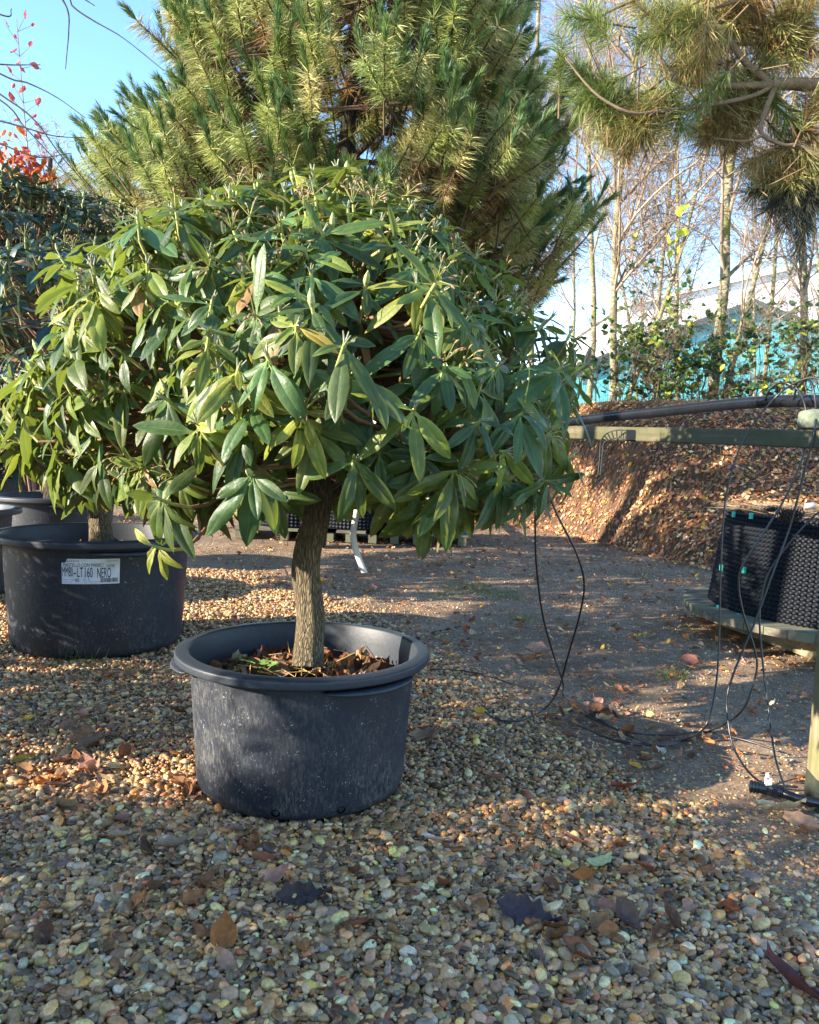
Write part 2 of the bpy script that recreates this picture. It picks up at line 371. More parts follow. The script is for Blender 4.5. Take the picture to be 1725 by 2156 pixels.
# ------------------------------------------------------------------ gravel
def ico(sub):
    import bmesh
    bm = bmesh.new(); bmesh.ops.create_icosphere(bm, subdivisions=sub, radius=1)
    V = np.array([v.co[:] for v in bm.verts]); Fa = np.array([[v.index for v in f.verts] for f in bm.faces]); bm.free(); return V, Fa
PAL = np.array([(.26, .20, .12), (.33, .27, .17), (.20, .13, .07), (.30, .17, .07), (.14, .11, .08), (.22, .20, .17), (.34, .31, .25), (.42, .36, .28),
                (.11, .11, .11), (.16, .18, .20), (.24, .25, .26), (.20, .20, .13), (.34, .29, .13), (.24, .10, .06), (.08, .07, .06), (.46, .42, .35), (.17, .13, .09), (.28, .23, .16), (.30, .24, .20)])
PW = np.array([9, 8, 7, 4, 8, 7, 6, 4, 6, 5, 4, 5, 3, 1.5, 6, 1.6, 8, 8, 4.]); PW /= PW.sum()
edge = np.array([G(330, 1120), G(470, 1180), G(800, 1300), G(1000, 1415), G(1180, 1540), G(1330, 1640), G(1560, 1790), G(1725, 1960)])
ex = edge[:, 0]; ey = edge[:, 1]; od = np.argsort(ex)
def gravel_d(x, y):                      # >0 inside the gravel
    return np.interp(x, ex[od], ey[od]) - y
r = rg(5)
def rnd_basis(n_, r, tilt=.5):
    a = r.random(n_) * 2 * math.pi; Zv = nrm(np.stack([r.normal(0, tilt, n_), r.normal(0, tilt, n_), np.ones(n_)], 1))
    Xv = np.stack([np.cos(a), np.sin(a), np.zeros(n_)], 1); Xv = nrm(Xv - Zv * (Xv * Zv).sum(1, keepdims=True)); return Xv, np.cross(Zv, Xv), Zv
gr = Geo()
FP = G(641, 1360, .423); FP[2] = 0; LP = P(208, 1112, 4.22); LP[2] = 0
pots_xy = [(FP[0], FP[1], .33), (LP[0], LP[1], .41)]
def outside(x, y):
    ok = np.ones(len(x), bool)
    for a, b_, c_ in pots_xy: ok &= (x - a) ** 2 + (y - b_) ** 2 > (c_ - .03) ** 2
    return ok
def scatter_pebbles(y0, y1, dens, sub, size, layer):
    hw = lambda y: .52 * y + .35
    area = (y1 - y0) * 2 * hw(y1); n_ = int(area * dens)
    y = r.uniform(y0, y1, n_); x = r.uniform(-1, 1, n_) * hw(y1)
    d = gravel_d(x, y) + .16 * fbm(x * 4, y * 4, 9) + .08 * fbm(x * 13, y * 13, 4)
    prob = np.where(d > 0, np.clip(.55 + d * 2.2, 0, 1), np.clip(.50 * np.exp(d * 2.0), .04, 1))
    keep = (r.random(n_) < prob) & (np.abs(x) < hw(y)) & outside(x, y) & (bank_s(x, y) < .1)
    x, y, d = x[keep], y[keep], d[keep]; n_ = len(x)
    T, Fa = ico(sub)
    s = size * np.exp(r.normal(0, .38, n_)) * np.where(d < 0, np.clip(.9 + d * .25, .5, 1), 1)
    s = np.clip(s, .0028, .018)
    sc = np.stack([s * r.uniform(1.0, 1.6, n_), s * r.uniform(.85, 1.1, n_), s * r.uniform(.5, .85, n_)], 1)
    Xv, Yv, Zv = rnd_basis(n_, r, .45)
    z = Hgt(x, y) + s * np.where(d > 0, .30, -.05) + layer * np.where(d > 0, 1, 0) * r.uniform(.2, 1, n_)
    col = PAL[r.choice(len(PAL), n_, p=PW)] * np.array([2.10, 1.40, .82]) * (.32 + 1.25 * r.random((n_, 1)) ** 1.2) * (1 + r.normal(0, .05, (n_, 3)))
    # six lumpy templates
    for k in range(6):
        q = np.arange(n_) % 6 == k
        rr = rg(100 + k); TT = T.copy()
        for _ in range(5):
            a = nrm(rr.normal(size=3)); pr = T @ a; lim = rr.uniform(.55, .85)
            TT = TT - a[None] * np.clip(TT @ a - lim, 0, None)[:, None] * .85
        inst(gr, TT, Fa, np.stack([x, y, z], 1)[q], Xv[q], Yv[q], Zv[q], sc[q], np.clip(col[q], .02, .8))
scatter_pebbles(1.15, 2.5, 11500, 2, .0060, .006)
scatter_pebbles(1.15, 2.5, 4600, 2, .0070, .013)
scatter_pebbles(2.5, 3.9, 10500, 1, .0064, .010)
scatter_pebbles(3.9, 6.8, 4200, 1, .0076, .008)
n_ = 60000; y = r.uniform(1.2, 8.5, n_); x = r.uniform(-1, 1, n_) * 5; q = (np.abs(x) < .52 * y + .3) & (gravel_d(x, y) < .15) & (bank_s(x, y) < .1) & outside(x, y); x, y = x[q], y[q]; n_ = len(x)
T, Fa = ico(1); s0 = np.clip(.0032 * np.exp(r.normal(0, .4, n_)), .0015, .009); Xv, Yv, Zv = rnd_basis(n_, r, .5); inst(gr, T[:, :], Fa, np.stack([x, y, Hgt(x, y) + s0 * .3], 1), Xv, Yv, Zv, s0, PAL[r.choice(len(PAL), n_, p=PW)] * np.array([1.25, 1.06, .8]) * r.uniform(.6, 1.5, (n_, 1)))
tag(gr.build('gravel', M['pebble']), 'rounded brown, grey and ochre pea gravel covering the near yard', 'gravel', kind='stuff')

# ------------------------------------------------------------------ fallen leaves
def outline_leaf(pts, n_fold=.25, seed=0):
    """flat outline (symmetric half given as x>=0, y along) -> crinkled leaf template (two strips)"""
    pts = np.array(pts, float); k = len(pts); rr = rg(seed)
    mid = np.stack([np.zeros(k), pts[:, 1]], 1)
    Lx = -pts[:, 0] * rr.uniform(.85, 1.15, k); Rx = pts[:, 0] * rr.uniform(.85, 1.15, k)
    wav = .10 * np.sin(np.linspace(0, 5, k) + rr.random() * 6)
    V = []
    for a in range(k):
        y = pts[a, 1]
        V += [[Lx[a], y, n_fold * abs(Lx[a]) + wav[a] + rr.normal(0, .03)], [Lx[a] * .5, y - .02, n_fold * .2 * abs(Lx[a]) + rr.normal(0, .02)], [0, y, rr.normal(0, .01)],
              [Rx[a] * .5, y - .02, n_fold * .2 * Rx[a] + rr.normal(0, .02)], [Rx[a], y, n_fold * Rx[a] - wav[a] + rr.normal(0, .03)]]
    V = np.array(V); V[:, 1] -= .5
    V[:, 2] += .35 * n_fold * V[:, 1] ** 2 * 2
    Fa = np.array([[a * 5 + c, a * 5 + c + 1, a * 5 + 6 + c, a * 5 + 5 + c] for a in range(k - 1) for c in range(4)]); return V, Fa
OUT_OVAL = [(0.004, 0), (.012, .12), (.13, .2), (.22, .35), (.25, .52), (.20, .72), (.10, .88), (.005, 1)]
OUT_LONG = [(0.004, 0), (.01, .12), (.08, .22), (.12, .4), (.13, .58), (.10, .78), (.05, .92), (.004, 1)]
OUT_OAK = [(.006, 0), (.02, .1), (.12, .2), (.08, .27), (.22, .38), (.12, .47), (.28, .6), (.16, .68), (.22, .82), (.1, .9), (.02, 1)]
OUT_MAPLE = [(.006, 0), (.01, .16), (.30, .14), (.20, .27), (.50, .42), (.30, .50), (.42, .70), (.18, .66), (.14, .84), (.02, 1)]
OUT_ROUND = [(.005, 0), (.01, .14), (.26, .2), (.36, .34), (.34, .52), (.27, .66), (.15, .82), (.01, 1)]
LT = [outline_leaf(o, f, s_) for s_, (o, f) in enumerate([(OUT_OVAL, .5), (OUT_OVAL, -.4), (OUT_LONG, .9), (OUT_OAK, .3), (OUT_MAPLE, .35), (OUT_ROUND, .2), (OUT_LONG, -.7), (OUT_ROUND, .6), (OUT_OVAL, 1.1)])]
BROWN = np.array([(.26, .12, .05), (.34, .18, .08), (.20, .08, .04), (.40, .24, .12), (.28, .09, .04), (.16, .08, .05), (.45, .30, .17), (.36, .15, .06), (.30, .17, .12), (.42, .22, .15)])
BRIGHT = np.array([(.62, .36, .05), (.60, .45, .16), (.50, .18, .05), (.66, .55, .28), (.55, .30, .18)])
def litter(g, x, y, z, size, r, cols, tilt=.35):
    n_ = len(x); Xv, Yv, Zv = rnd_basis(n_, r, tilt)
    # follow the slope of the ground
    e = .05; gxn = (Hgt(x + e, y) - Hgt(x - e, y)) / (2 * e); gyn = (Hgt(x, y + e) - Hgt(x, y - e)) / (2 * e)
    Zv = nrm(Zv + np.stack([-gxn, -gyn, np.zeros(n_)], 1)); Xv = nrm(Xv - Zv * (Xv * Zv).sum(1, keepdims=True)); Yv = np.cross(Zv, Xv)
    t = r.integers(0, len(LT), n_)
    for k in range(len(LT)):
        q = t == k
        if q.any(): inst(g, LT[k][0], LT[k][1], np.stack([x, y, z], 1)[q], Xv[q], Yv[q], Zv[q], size[q], cols[q])
def leafcols(n_, r, bright=.08, lo=.6, hi=1.3):
    c = BROWN[r.integers(0, len(BROWN), n_)]; q = r.random(n_) < bright; c[q] = BRIGHT[r.integers(0, len(BRIGHT), q.sum())]
    return c * r.uniform(lo, hi, (n_, 1))
# on the bank
r = rg(21); lb = Geo(); n_ = 60000
x = r.uniform(.3, 8.3, n_); y = r.uniform(6, 16.5, n_); s_ = bank_s(x, y); q = (s_ > -.35) & (s_ < 5) & (r.random(n_) < np.where(s_ < 0, .6, 1)); x, y = x[q], y[q]
litter(lb, x, y, Hgt(x, y) + .012 + r.random(len(x)) * .025, r.uniform(.028, .072, len(x)), r, leafcols(len(x), r, .12, .9, 2.1), .45)
# dry stalks and needles between them
n_ = 14000; x = r.uniform(.3, 8.3, n_); y = r.uniform(6, 16.5, n_); q = bank_s(x, y) > -.2; x, y = x[q], y[q]; n_ = len(x)
p0 = np.stack([x, y, Hgt(x, y) + .02], 1); a = r.random(n_) * 6.28; L = r.uniform(.06, .28, n_)
p1 = p0 + np.stack([np.cos(a) * L, np.sin(a) * L, r.uniform(.0, .5, n_) * L + (Hgt(x + np.cos(a) * L, y + np.sin(a) * L) - Hgt(x, y))], 1)
segs(lb, p0, p1, np.full(n_, .0022), np.full(n_, .001), 3, np.array([(.46, .33, .18)]) * r.uniform(.5, 1.3, (n_, 1)))
tag(lb.build('leaf_litter', M['litter'], smooth=False), 'brown and orange fallen leaves and dry stalks covering the bank', 'leaf litter', kind='stuff')
# thin litter on the yard
r = rg(22); lg = Geo(); n_ = 19000
x = r.uniform(-4.5, 4.5, n_); y = 2.6 + 9.4 * r.random(n_) ** 1.1; d = gravel_d(x, y)
q = (r.random(n_) < np.where(d > 0, .16, .66 * (.35 + .65 * (fbm(x * 1.6, y * 1.6, 12) > -.1)))) & (bank_s(x, y) < .1) & outside(x, y); x, y = x[q], y[q]; n_ = len(x)
litter(lg, x, y, Hgt(x, y) + .014, .015 + .045 * r.random(n_) ** 1.8, r, leafcols(n_, r, .16, .8, 1.6), .35)
n_ = 800; x = r.uniform(-1, 1, n_) * 2.2; y = r.uniform(2.0, 5.2, n_); p0 = np.stack([x, y, Hgt(x, y) + .024], 1); a = r.random(n_) * 6.28; L = r.uniform(.04, .13, n_)
p1 = p0 + np.stack([np.cos(a) * L, np.sin(a) * L, r.normal(0, .004, n_)], 1); segs(lg, p0, p1, np.full(n_, .0009), np.full(n_, .0006), 3, np.array([(.30, .18, .09)]) * r.uniform(.5, 1.3, (n_, 1)))
tag(lg.build('scattered_litter', M['litter'], smooth=False), 'small dead leaves and pine needles strewn over the dirt track and gravel', 'leaf litter', kind='stuff')

# single leaves one can point to
def one_leaf(px, py, size, tmpl, col, rot, label, tilt=(0, 0), cat='leaf', group=None, zup=.022):
    p = G(px, py); p[2] = Hgt(p[0], p[1]) + zup
    rr = rg(int(px * 7 + py)); g = Geo(); a = R(rot)
    Zv = nrm(np.array([[tilt[0], tilt[1], 1.0]])); Xv = np.array([[math.cos(a), math.sin(a), 0]]); Xv = nrm(Xv - Zv * (Xv * Zv).sum()); Yv = np.cross(Zv, Xv)
    V, Fa = tmpl; V = V.copy(); V[:, 2] += rr.normal(0, .012, len(V)) + .12 * V[:, 1] ** 2
    inst(g, V, Fa, np.array([p]), Xv, Yv, Zv, np.array([size]), np.array([col]))
    o = g.build('fallen_leaf', M['litter'], loc=p); tag(o, label, cat, group); return o
one_leaf(185, 1562, .135, LT[4], (.30, .17, .10), 20, 'large curled brown maple leaf on the gravel left of the front pot', (.1, -.35))
one_leaf(897, 1552, .12, LT[4], (.34, .21, .13), 200, 'tan maple leaf lying beside the right side of the front pot', (-.1, -.3))
one_leaf(1135, 1378, .15, LT[8], (.36, .22, .16), 95, 'big pinkish brown leaf lying on the dirt near the hanging loop of tube', (0, -.3))
one_leaf(1262, 1817, .085, LT[5], (.62, .58, .26), -60, 'pale yellow toothed leaf lying alone on the front gravel', (0, -.15))
one_leaf(1112, 1930, .15, LT[3], (.085, .058, .062), 70, 'large dark purple-black leaf with lobed edge on the gravel', (0, -.25))
one_leaf(640, 1890, .13, LT[3], (.075, .050, .045), 100, 'long blackish rotten leaf on gravel in front of the pot', (0, -.2))
one_leaf(917, 1771, .078, LT[2], (.40, .36, .34), 80, 'pale grey-pink narrow leaf on gravel right of centre', (0, -.2))
one_leaf(1215, 1773, .075, LT[2], (.38, .17, .10), 60, 'narrow reddish leaf just above the pale yellow leaf', (0, -.2))
one_leaf(470, 1297, .12, LT[4], (.44, .29, .16), 60, 'large tan leaf on the gravel behind the rim of the front pot', (0, -.2))
one_leaf(365, 1782, .10, LT[0], (.36, .25, .15), 115, 'long tan leaf lying flat on gravel at left', (0, -.25))
one_leaf(470, 1980, .085, LT[7], (.34, .13, .04), 10, 'rusty orange beech leaf standing up among the foreground pebbles', (.3, -1.0), zup=.035)
one_leaf(1315, 1660, .10, LT[2], (.26, .06, .03), 100, 'dark red narrow leaf on dirt and gravel at right', (0, -.2))
one_leaf(1690, 1742, .11, LT[7], (.50, .27, .15), 60, 'orange-brown leaf at the right edge near the pipe connector', (0, -.3))
one_leaf(1640, 1708, .16, LT[2], (.55, .43, .25), 95, 'long straw coloured leaf lying below the pipe connector', (0, -.2))
one_leaf(1680, 2080, .15, LT[2], (.13, .05, .045), 40, 'long dark maroon leaf in the bottom right corner', (0, -.25))
one_leaf(1320, 1942, .095, LT[8], (.15, .10, .075), 20, 'dark olive-brown leaf curled on the gravel at lower right', (0, -.3))
one_leaf(1285, 1908, .075, LT[1], (.40, .18, .11), 75, 'ribbed orange-brown leaf beside the dark curled leaf', (0, -.3))
one_leaf(1010, 1500, .06, LT[5], (.66, .40, .06), 40, 'bright orange-yellow leaf under the thin tube on gravel', (0, -.6))
one_leaf(1045, 1640, .09, LT[2], (.34, .18, .12), 85, 'narrow brown leaf on the gravel right of the front pot', (0, -.2))
one_leaf(1390, 1585, .055, LT[5], (.66, .62, .42), 15, 'small cream leaf beside the black tube on the dirt', (0, -.3))
one_leaf(1240, 1400 - 170, .05, LT[1], (.45, .12, .05), 25, 'small red leaf on the dirt inside the loop of tube', (0, -.5))
one_leaf(1455, 1400, .12, LT[8], (.30, .13, .09), 80, 'folded red-brown leaf lying in shade before the round wooden disc', (0, -.4))
one_leaf(500, 1695, .10, LT[6], (.05, .08, .03), 85, 'dark green curled leaf at the foot of the front pot', (0, -.2))
# small ones around the left patch and over the gravel
r = rg(31); spots = []
for (cx_, cy_, sx_, sy_, k) in [(150, 1650, 150, 60, 26), (400, 1665, 40, 30, 12), (220, 1540, 180, 40, 9), (500, 1850, 480, 160, 22), (1230, 1500, 90, 28, 18), (1250, 1900, 300, 150, 16), (260, 1420, 120, 30, 8), (940, 1330, 80, 60, 10), (720, 1240, 160, 40, 14), (1400, 1560, 160, 40, 12), (1500, 1330, 80, 40, 6)]:
    for _ in range(int(k * 1.5)): spots.append((cx_ + r.normal(0, .5) * sx_, cy_ + r.normal(0, .5) * sy_))
for (px, py) in spots:
    p = G(px, py)
    if not outside(np.array([p[0]]), np.array([p[1]]))[0] or py > 2140: continue
    c = leafcols(1, r, .12)[0]; k = int(r.choice([0, 1, 2, 6, 7, 8, 3]))
    one_leaf(px, py, r.uniform(.045, .085), LT[k], tuple(c), r.uniform(0, 360), 'small dead leaf lying loose on the gravel and dirt', (r.normal(0, .3), r.normal(-.15, .3)), group='small dead leaves on the ground', zup=.02)

# small grass tufts on the dirt
gt = Geo(); r = rg(41)
for (px, py, sp, k, h) in [(1100, 1300, .05, 60, .04), (1060, 1250, .10, 90, .05), (1000, 1235, .12, 90, .05), (940, 1250, .10, 50, .04), (1420, 1420, .05, 40, .05), (1660, 1040, .1, 60, .08), (165, 1390, .05, 26, .08), (1340, 1700, .1, 20, .04)]:
    p = G(px, py) if py > 1100 else P(px, py, 6.6); n_ = k; x = p[0] + r.normal(0, sp, n_); y = p[1] + r.normal(0, sp, n_); p0 = np.stack([x, y, Hgt(x, y)], 1)
    p1 = p0 + np.stack([r.normal(0, h * .5, n_), r.normal(0, h * .5, n_), h * r.uniform(.5, 1.3, n_)], 1)
    segs(gt, p0, p1, np.full(n_, .0018), np.full(n_, .0004), 3, np.array([(.16, .30, .05)]) * r.uniform(.5, 1.4, (n_, 1)))
tag(gt.build('grass', M['bushleaf']), 'small sparse tufts of green grass growing on the dirt track', 'grass', kind='stuff')

# ------------------------------------------------------------------ pots
PR, PH = .40, .42
def pot_r(z): return np.interp(z, [0, .02, .37], [.318, .328, .352])
def make_pot(loc, label, m_=None, hol=(-95, -62)):
    root = empty('plant_pot', loc, label, 'plant pot', 'round black nursery tubs')
    g = Geo(); lathe(g, [(.0, .012), (.30, .012), (.306, 0), (.318, .004), (.326, .02), (.3275, .026), (.329, .03), (.340, .19), (.352, .372)], 128); g.build('body', m_ or M['pot'], root)
    g = Geo(); lathe(g, [(.352, .372), (.353, .392), (.356, .3945), (.394, .3945), (.398, .395), (.400, .397), (.4005, .400), (.4005, .413), (.400, .417), (.398, .419), (.394, .4205), (.366, .4235), (.361, .423), (.358, .420), (.356, .415), (.346, .372), (.338, .27)], 128); g.build('rim', M['rim'], root)
    for az in (-170, -50):
        g = Geo(); k = 28; a = np.radians(az + np.linspace(-24, 24, k)); pf = np.sin(np.linspace(0, math.pi, k)) ** .5
        ring = []
        for q in range(k):
            ro = .385 + .025 * pf[q]; t = .012 * pf[q] + .001
            for (rr_, zz) in ((.352, .383), (ro, .384), (ro + .003, .384 - t * .5), (ro, .384 - t), (.352, .379 - t)):
                ring.append((rr_ * math.cos(a[q]), rr_ * math.sin(a[q]), zz))
        g.add(ring, [[q * 5 + c, q * 5 + (c + 1) % 5, q * 5 + 5 + (c + 1) % 5, q * 5 + 5 + c] for q in range(k - 1) for c in range(5)])
        g.build('handle', M['rim'], root)
    for az in hol:
        g = Geo(); a = R(az); cc = np.array([math.cos(a), math.sin(a), 0]); tt = np.array([-math.sin(a), math.cos(a), 0])
        k = 16; zc = .026; V = [cc * (pot_r(zc + .011 * math.sin(q)) + .0012) + tt * .013 * math.cos(q) + np.array([0, 0, zc + .011 * math.sin(q)]) for q in np.linspace(0, 2 * math.pi, k, endpoint=False)]
        V.append(cc * (pot_r(zc) - .004) + np.array([0, 0, zc])); g.add(V, [[q, (q + 1) % k, k] for q in range(k)]); g.build('drain_hole', M['hole'], root)
    g = Geo(); k = 40; rr_ = rg(3); prof = [(.0, .315), (.1, .31), (.2, .302), (.3, .298), (.341, .296)]
    lathe(g, prof, k); V = g.V[0]; V[:, 2] += rr_.normal(0, .006, len(V)); g.build('soil', M['soil'], root)
    return root
PS = 1.28
pot1 = make_pot(FP, 'nearest black plastic tub with dusty side standing on gravel in front')
pot2 = make_pot(LP, 'black plastic tub with white printed sticker left of the front tub', M['pot2'], hol=(-85, -135))
DP = np.array([-3.08, 5.3, 0]); CP = np.array([-2.94, 6.8, 0]); p4 = P(-4, 1050, 10.5); p4[2] = 0
pot3 = make_pot(DP, 'black tub cut by the left edge beside the tub with the sticker', M['pot2'])
pot4 = make_pot(p4, 'black tub standing far back behind the tub with the sticker', M['pot2'])
pot5 = make_pot(CP, 'black tub hidden behind the sticker tub around the dark trunk', M['pot2'])
for p_ in (pot2, pot3, pot4, pot5): p_.scale = (PS, PS, PS * 1.06)
pot1.scale = (.98, .98, 1)

# litter inside the pots
def pot_litter(c, n_, seed, label, hi=1.0, k_=1.0):
    r = rg(seed); g = Geo(); c_real = np.array(c, float); c = np.zeros(3); a = r.random(n_) * 6.28; rad = np.sqrt(r.random(n_)) * .285
    x = c[0] + np.cos(a) * rad; y = c[1] + np.sin(a) * rad; keep = np.hypot(x - c[0] - .03, y - c[1] + .0) > .085; keep &= ~((np.hypot(x - c[0] + .06, y - c[1] + .10) < .11))
    x, y, rad = x[keep], y[keep], rad[keep]; m_ = len(x); z = .303 + r.random(m_) * .022 + .008 * (rad / .33)
    Xv, Yv, Zv = rnd_basis(m_, r, .5); t = r.integers(0, 9, m_); t = np.where(t == 4, 2, np.where(t == 5, 6, t)); cols = leafcols(m_, r, .04, .35, 1.0) * hi
    for k in range(len(LT)):
        q = t == k
        if q.any(): inst(g, LT[k][0], LT[k][1], np.stack([x, y, z], 1)[q], Xv[q], Yv[q], Zv[q], r.uniform(.06, .115, q.sum()), cols[q])
    k = 60; a = r.random(k) * 6.28; rad = r.random(k) * .3; p0 = np.stack([c[0] + np.cos(a) * rad, c[1] + np.sin(a) * rad, .33 + r.random(k) * .02], 1); b_ = r.random(k) * 6.28
    p1 = p0 + np.stack([np.cos(b_) * .06, np.sin(b_) * .06, r.uniform(-.01, .03, k)], 1); segs(g, p0, p1, np.full(k, .0016), np.full(k, .0012), 4, np.array([(.45, .30, .12)]) * r.uniform(.5, 1.3, (k, 1)))
    o = g.build('dead_leaves', M['litter'], smooth=False); o.location = tuple(c_real); o.scale = (k_,) * 3; tag(o, label, 'leaf litter', kind='stuff')
pot_litter(FP, 420, 51, 'curled brown dead leaves lying on the soil inside the front tub')
pot_litter(LP, 330, 52, 'brown dead leaves lying inside the tub with the sticker', k_=PS * 1.04)
pot_litter(np.array(pot4.location), 300, 54, 'brown dead leaves heaped in the tub standing far back', k_=PS * 1.04)
# little weed seedling in the front tub
sd = Geo(); r = rg(61); base = np.array([FP[0] - .13, FP[1] + .03, .325])
for (dx, dy, dz, s_, az) in [(-.055, 0, .035, .055, 170), (.0, .01, .03, .05, 20), (.03, -.01, .03, .05, -30), (-.02, -.02, .02, .04, -120), (.21, .0, .03, .03, 90)]:
    p = base + np.array([dx, dy, dz]); a = R(az)
    inst(sd, LT[5][0], LT[5][1], np.array([p]), np.array([[-math.sin(a), math.cos(a), 0]]), nrm(np.array([[math.cos(a), math.sin(a), .2]])), nrm(np.array([[-.2 * math.cos(a), -.2 * math.sin(a) - .4, 1.]])), np.array([s_]), np.array([(.20, .38, .10)]))
    segs(sd, [base], [p], [.0015], [.001], 4, np.array([(.3, .4, .15)]))
tag(sd.build('seedling', M['bushleaf'], loc=base), 'tiny bright green weed seedling among dead leaves in the front tub', 'weed')

# sticker on the second pot --------------------------------------------------
def sticker():
    c = LP; z0, z1 = .247, .345
    # angles where the sticker stands, from the photo
    def ang(px, py):
        o = np.array([0, 0, CAM_H]); v = ray(px, py); lo, best = 0, None
        A = v[0] ** 2 + v[1] ** 2; B = 2 * (v[0] * -c[0] + v[1] * -c[1]); Cc = c[0] ** 2 + c[1] ** 2 - (.349 * PS) ** 2
        t = (-B - math.sqrt(B * B - 4 * A * Cc)) / (2 * A); p = o + v * t; return math.atan2(p[1] - c[1], p[0] - c[0]), p[2] / PS / 1.06
    aL, zL = ang(130, 1204); aR, zR = ang(252, 1212); _, zt = ang(200, 1160)
    print('sticker', aL, aR, zL, zR, zt)
    z0 = .272; H_ = .088; W_ = (aR - aL) * .35
    def put(V2, off):                    # (u,v) in metres on the sticker -> pot surface
        V2 = np.asarray(V2, float); u = V2[:, 0]; v = V2[:, 1]; a = aL + u / .35; z = z0 + v; rr_ = pot_r(z) + off
        return np.stack([rr_ * np.cos(a), rr_ * np.sin(a), z], 1)
    g = Geo(); nu, nv = 30, 6; U, Vv = np.meshgrid(np.linspace(0, W_, nu), np.linspace(0, H_, nv)); rr_ = rg(2)
    UV = np.stack([U.ravel(), Vv.ravel()], 1); cut = (UV[:, 0] < .016) & (UV[:, 1] > H_ * .95); UV[cut, 1] = H_ * .84
    V = put(UV, .0014 + .0004 * np.sin(UV[:, 0] * 200) * np.sin(UV[:, 1] * 90 + 1)); i = np.arange(nv - 1)[:, None] * nu; j = np.arange(nu - 1)[None]
    g.add(V, np.stack([i + j, i + j + 1, i + nu + j + 1, i + nu + j], -1).reshape(-1, 4)); st = g.build('sticker', M['paper'], pot2)
    st['label'] = 'white printed paper sticker, worn at its top left corner'
    def text(s, u, v, h, wf=1.0, m_='ink', shear=0, off=.0024, slope=0):
        cu = bpy.data.curves.new('tmp', 'FONT'); cu.body = s; cu.size = 1.0; cu.shear = shear; cu.resolution_u = 3
        o = bpy.data.objects.new('tmp', cu); C.objects.link(o); dg = bpy.context.evaluated_depsgraph_get(); me = o.evaluated_get(dg).to_mesh()
        V = np.array([v_.co[:] for v_ in me.vertices]); Fa = [list(p.vertices) for p in me.polygons]; o.evaluated_get(dg).to_mesh_clear(); bpy.data.objects.remove(o); bpy.data.curves.remove(cu)
        if not len(V): return
        V2 = np.stack([V[:, 0] * wf * h / .7 + u * W_, V[:, 1] * h / .7 + v * H_ + slope * V[:, 0]], 1); Q = put(V2, off)
        me2 = bpy.data.meshes.new('lettering'); me2.from_pydata([tuple(p) for p in Q], [], Fa); me2.materials.append(M[m_]); a = me2.color_attributes.new('Col', 'FLOAT_COLOR', 'POINT')
        ob = bpy.data.objects.new('lettering', me2); C.objects.link(ob); ob.parent = st; ob['label'] = 'printed words and numbers on the sticker' if not shear else 'handwritten letters on the sticker'
    text('squini & Bini SpA', .09, .88, .0075, .6); text('MASTELLO CON MANICI', .03, .69, .0125, .70)
    text('MM80', .005, .30, .034, .32); text('-', .205, .30, .034, .7); text('LT', .265, .29, .034, .42); text('160', .385, .27, .036, .40); text('NERO', .605, .25, .036, .36)
    text('HYSE', .765, .66, .011, .8, shear=.35); text('40', .225, .095, .012, .95); text('3', .455, .13, .008, .9); text('37', .395, .02, .007, .9, 'greyink')
    text('Quantita al Pkg', .015, .155, .0045, 1, 'greyink'); text('PALX 12 70', .03, .06, .0045, 1, 'greyink'); text('Rif n', .375, .14, .0055, .8, 'greyink'); text('Data versamento', .47, .075, .0045, 1, 'greyink'); text('2011/01', .5, .015, .004, 1.2, 'greyink'); text('23 11101 11', .78, .88, .007, .75, 'greyink')
    g = Geo(); rr_ = rg(9); u = .665
    while u < .965:
        wv = rr_.choice([.003, .005, .008]); a0 = u * W_; a1 = (u + wv) * W_
        Q = put([(a0, H_ * .06), (a1, H_ * .06), (a1, H_ * .235), (a0, H_ * .235)], .0022); g.add(Q, [[0, 1, 2, 3]]); u += wv + rr_.choice([.004, .006, .009])
    g.build('barcode', M['ink'], st, smooth=False)
sticker()

# ------------------------------------------------------------------ rhododendrons
def rhodo_leaf(nu, nv, droop, fold, wave, seed):
    rr = rg(seed); vs = np.linspace(0, 1, nv); us = np.array([-1, -.55, -.07, 0, .07, .55, 1]) if nu == 7 else np.array([-1, -.12, 0, .12, 1])
    t = np.clip((vs - .09) / .91, 0, 1)
    wd = .124 * np.sin(math.pi * np.clip(t, 0, 1) ** .93) ** .66; wd = np.where(vs < .1, .012, np.maximum(wd, .003))
    ang = -droop * (vs ** 1.3) ; dv = np.gradient(vs); yy = np.cumsum(np.cos(ang) * dv) - dv[0]; zz = np.cumsum(np.sin(ang) * dv)
    V = []; K = []
    for a in range(nv):
        for u in us:
            zf = fold * abs(u) * wd[a] - .55 * wd[a] * max(0, abs(u) - .5) ** 2 * 4 * .5 + wave * wd[a] * math.sin(vs[a] * 9 + (2 if u > 0 else 0) + seed) * abs(u)
            V.append([u * wd[a], yy[a] - zf * math.sin(ang[a]), zz[a] + zf * math.cos(ang[a])])
            k = np.array([1, 1, 1.0])
            if vs[a] < .12: k = np.array([2.4, 2.0, 2.2])
            elif abs(u) < .03: k = np.array([2.3, 1.75, 1.7])
            elif abs(u) > .9: k = np.array([1.5, 1.25, 1.0])
            K.append(k)
    Fa = np.array([[a * nu + c, a * nu + c + 1, a * nu + nu + c + 1, a * nu + nu + c] for a in range(nv - 1) for c in range(nu - 1)]); return np.array(V), Fa, np.array(K)

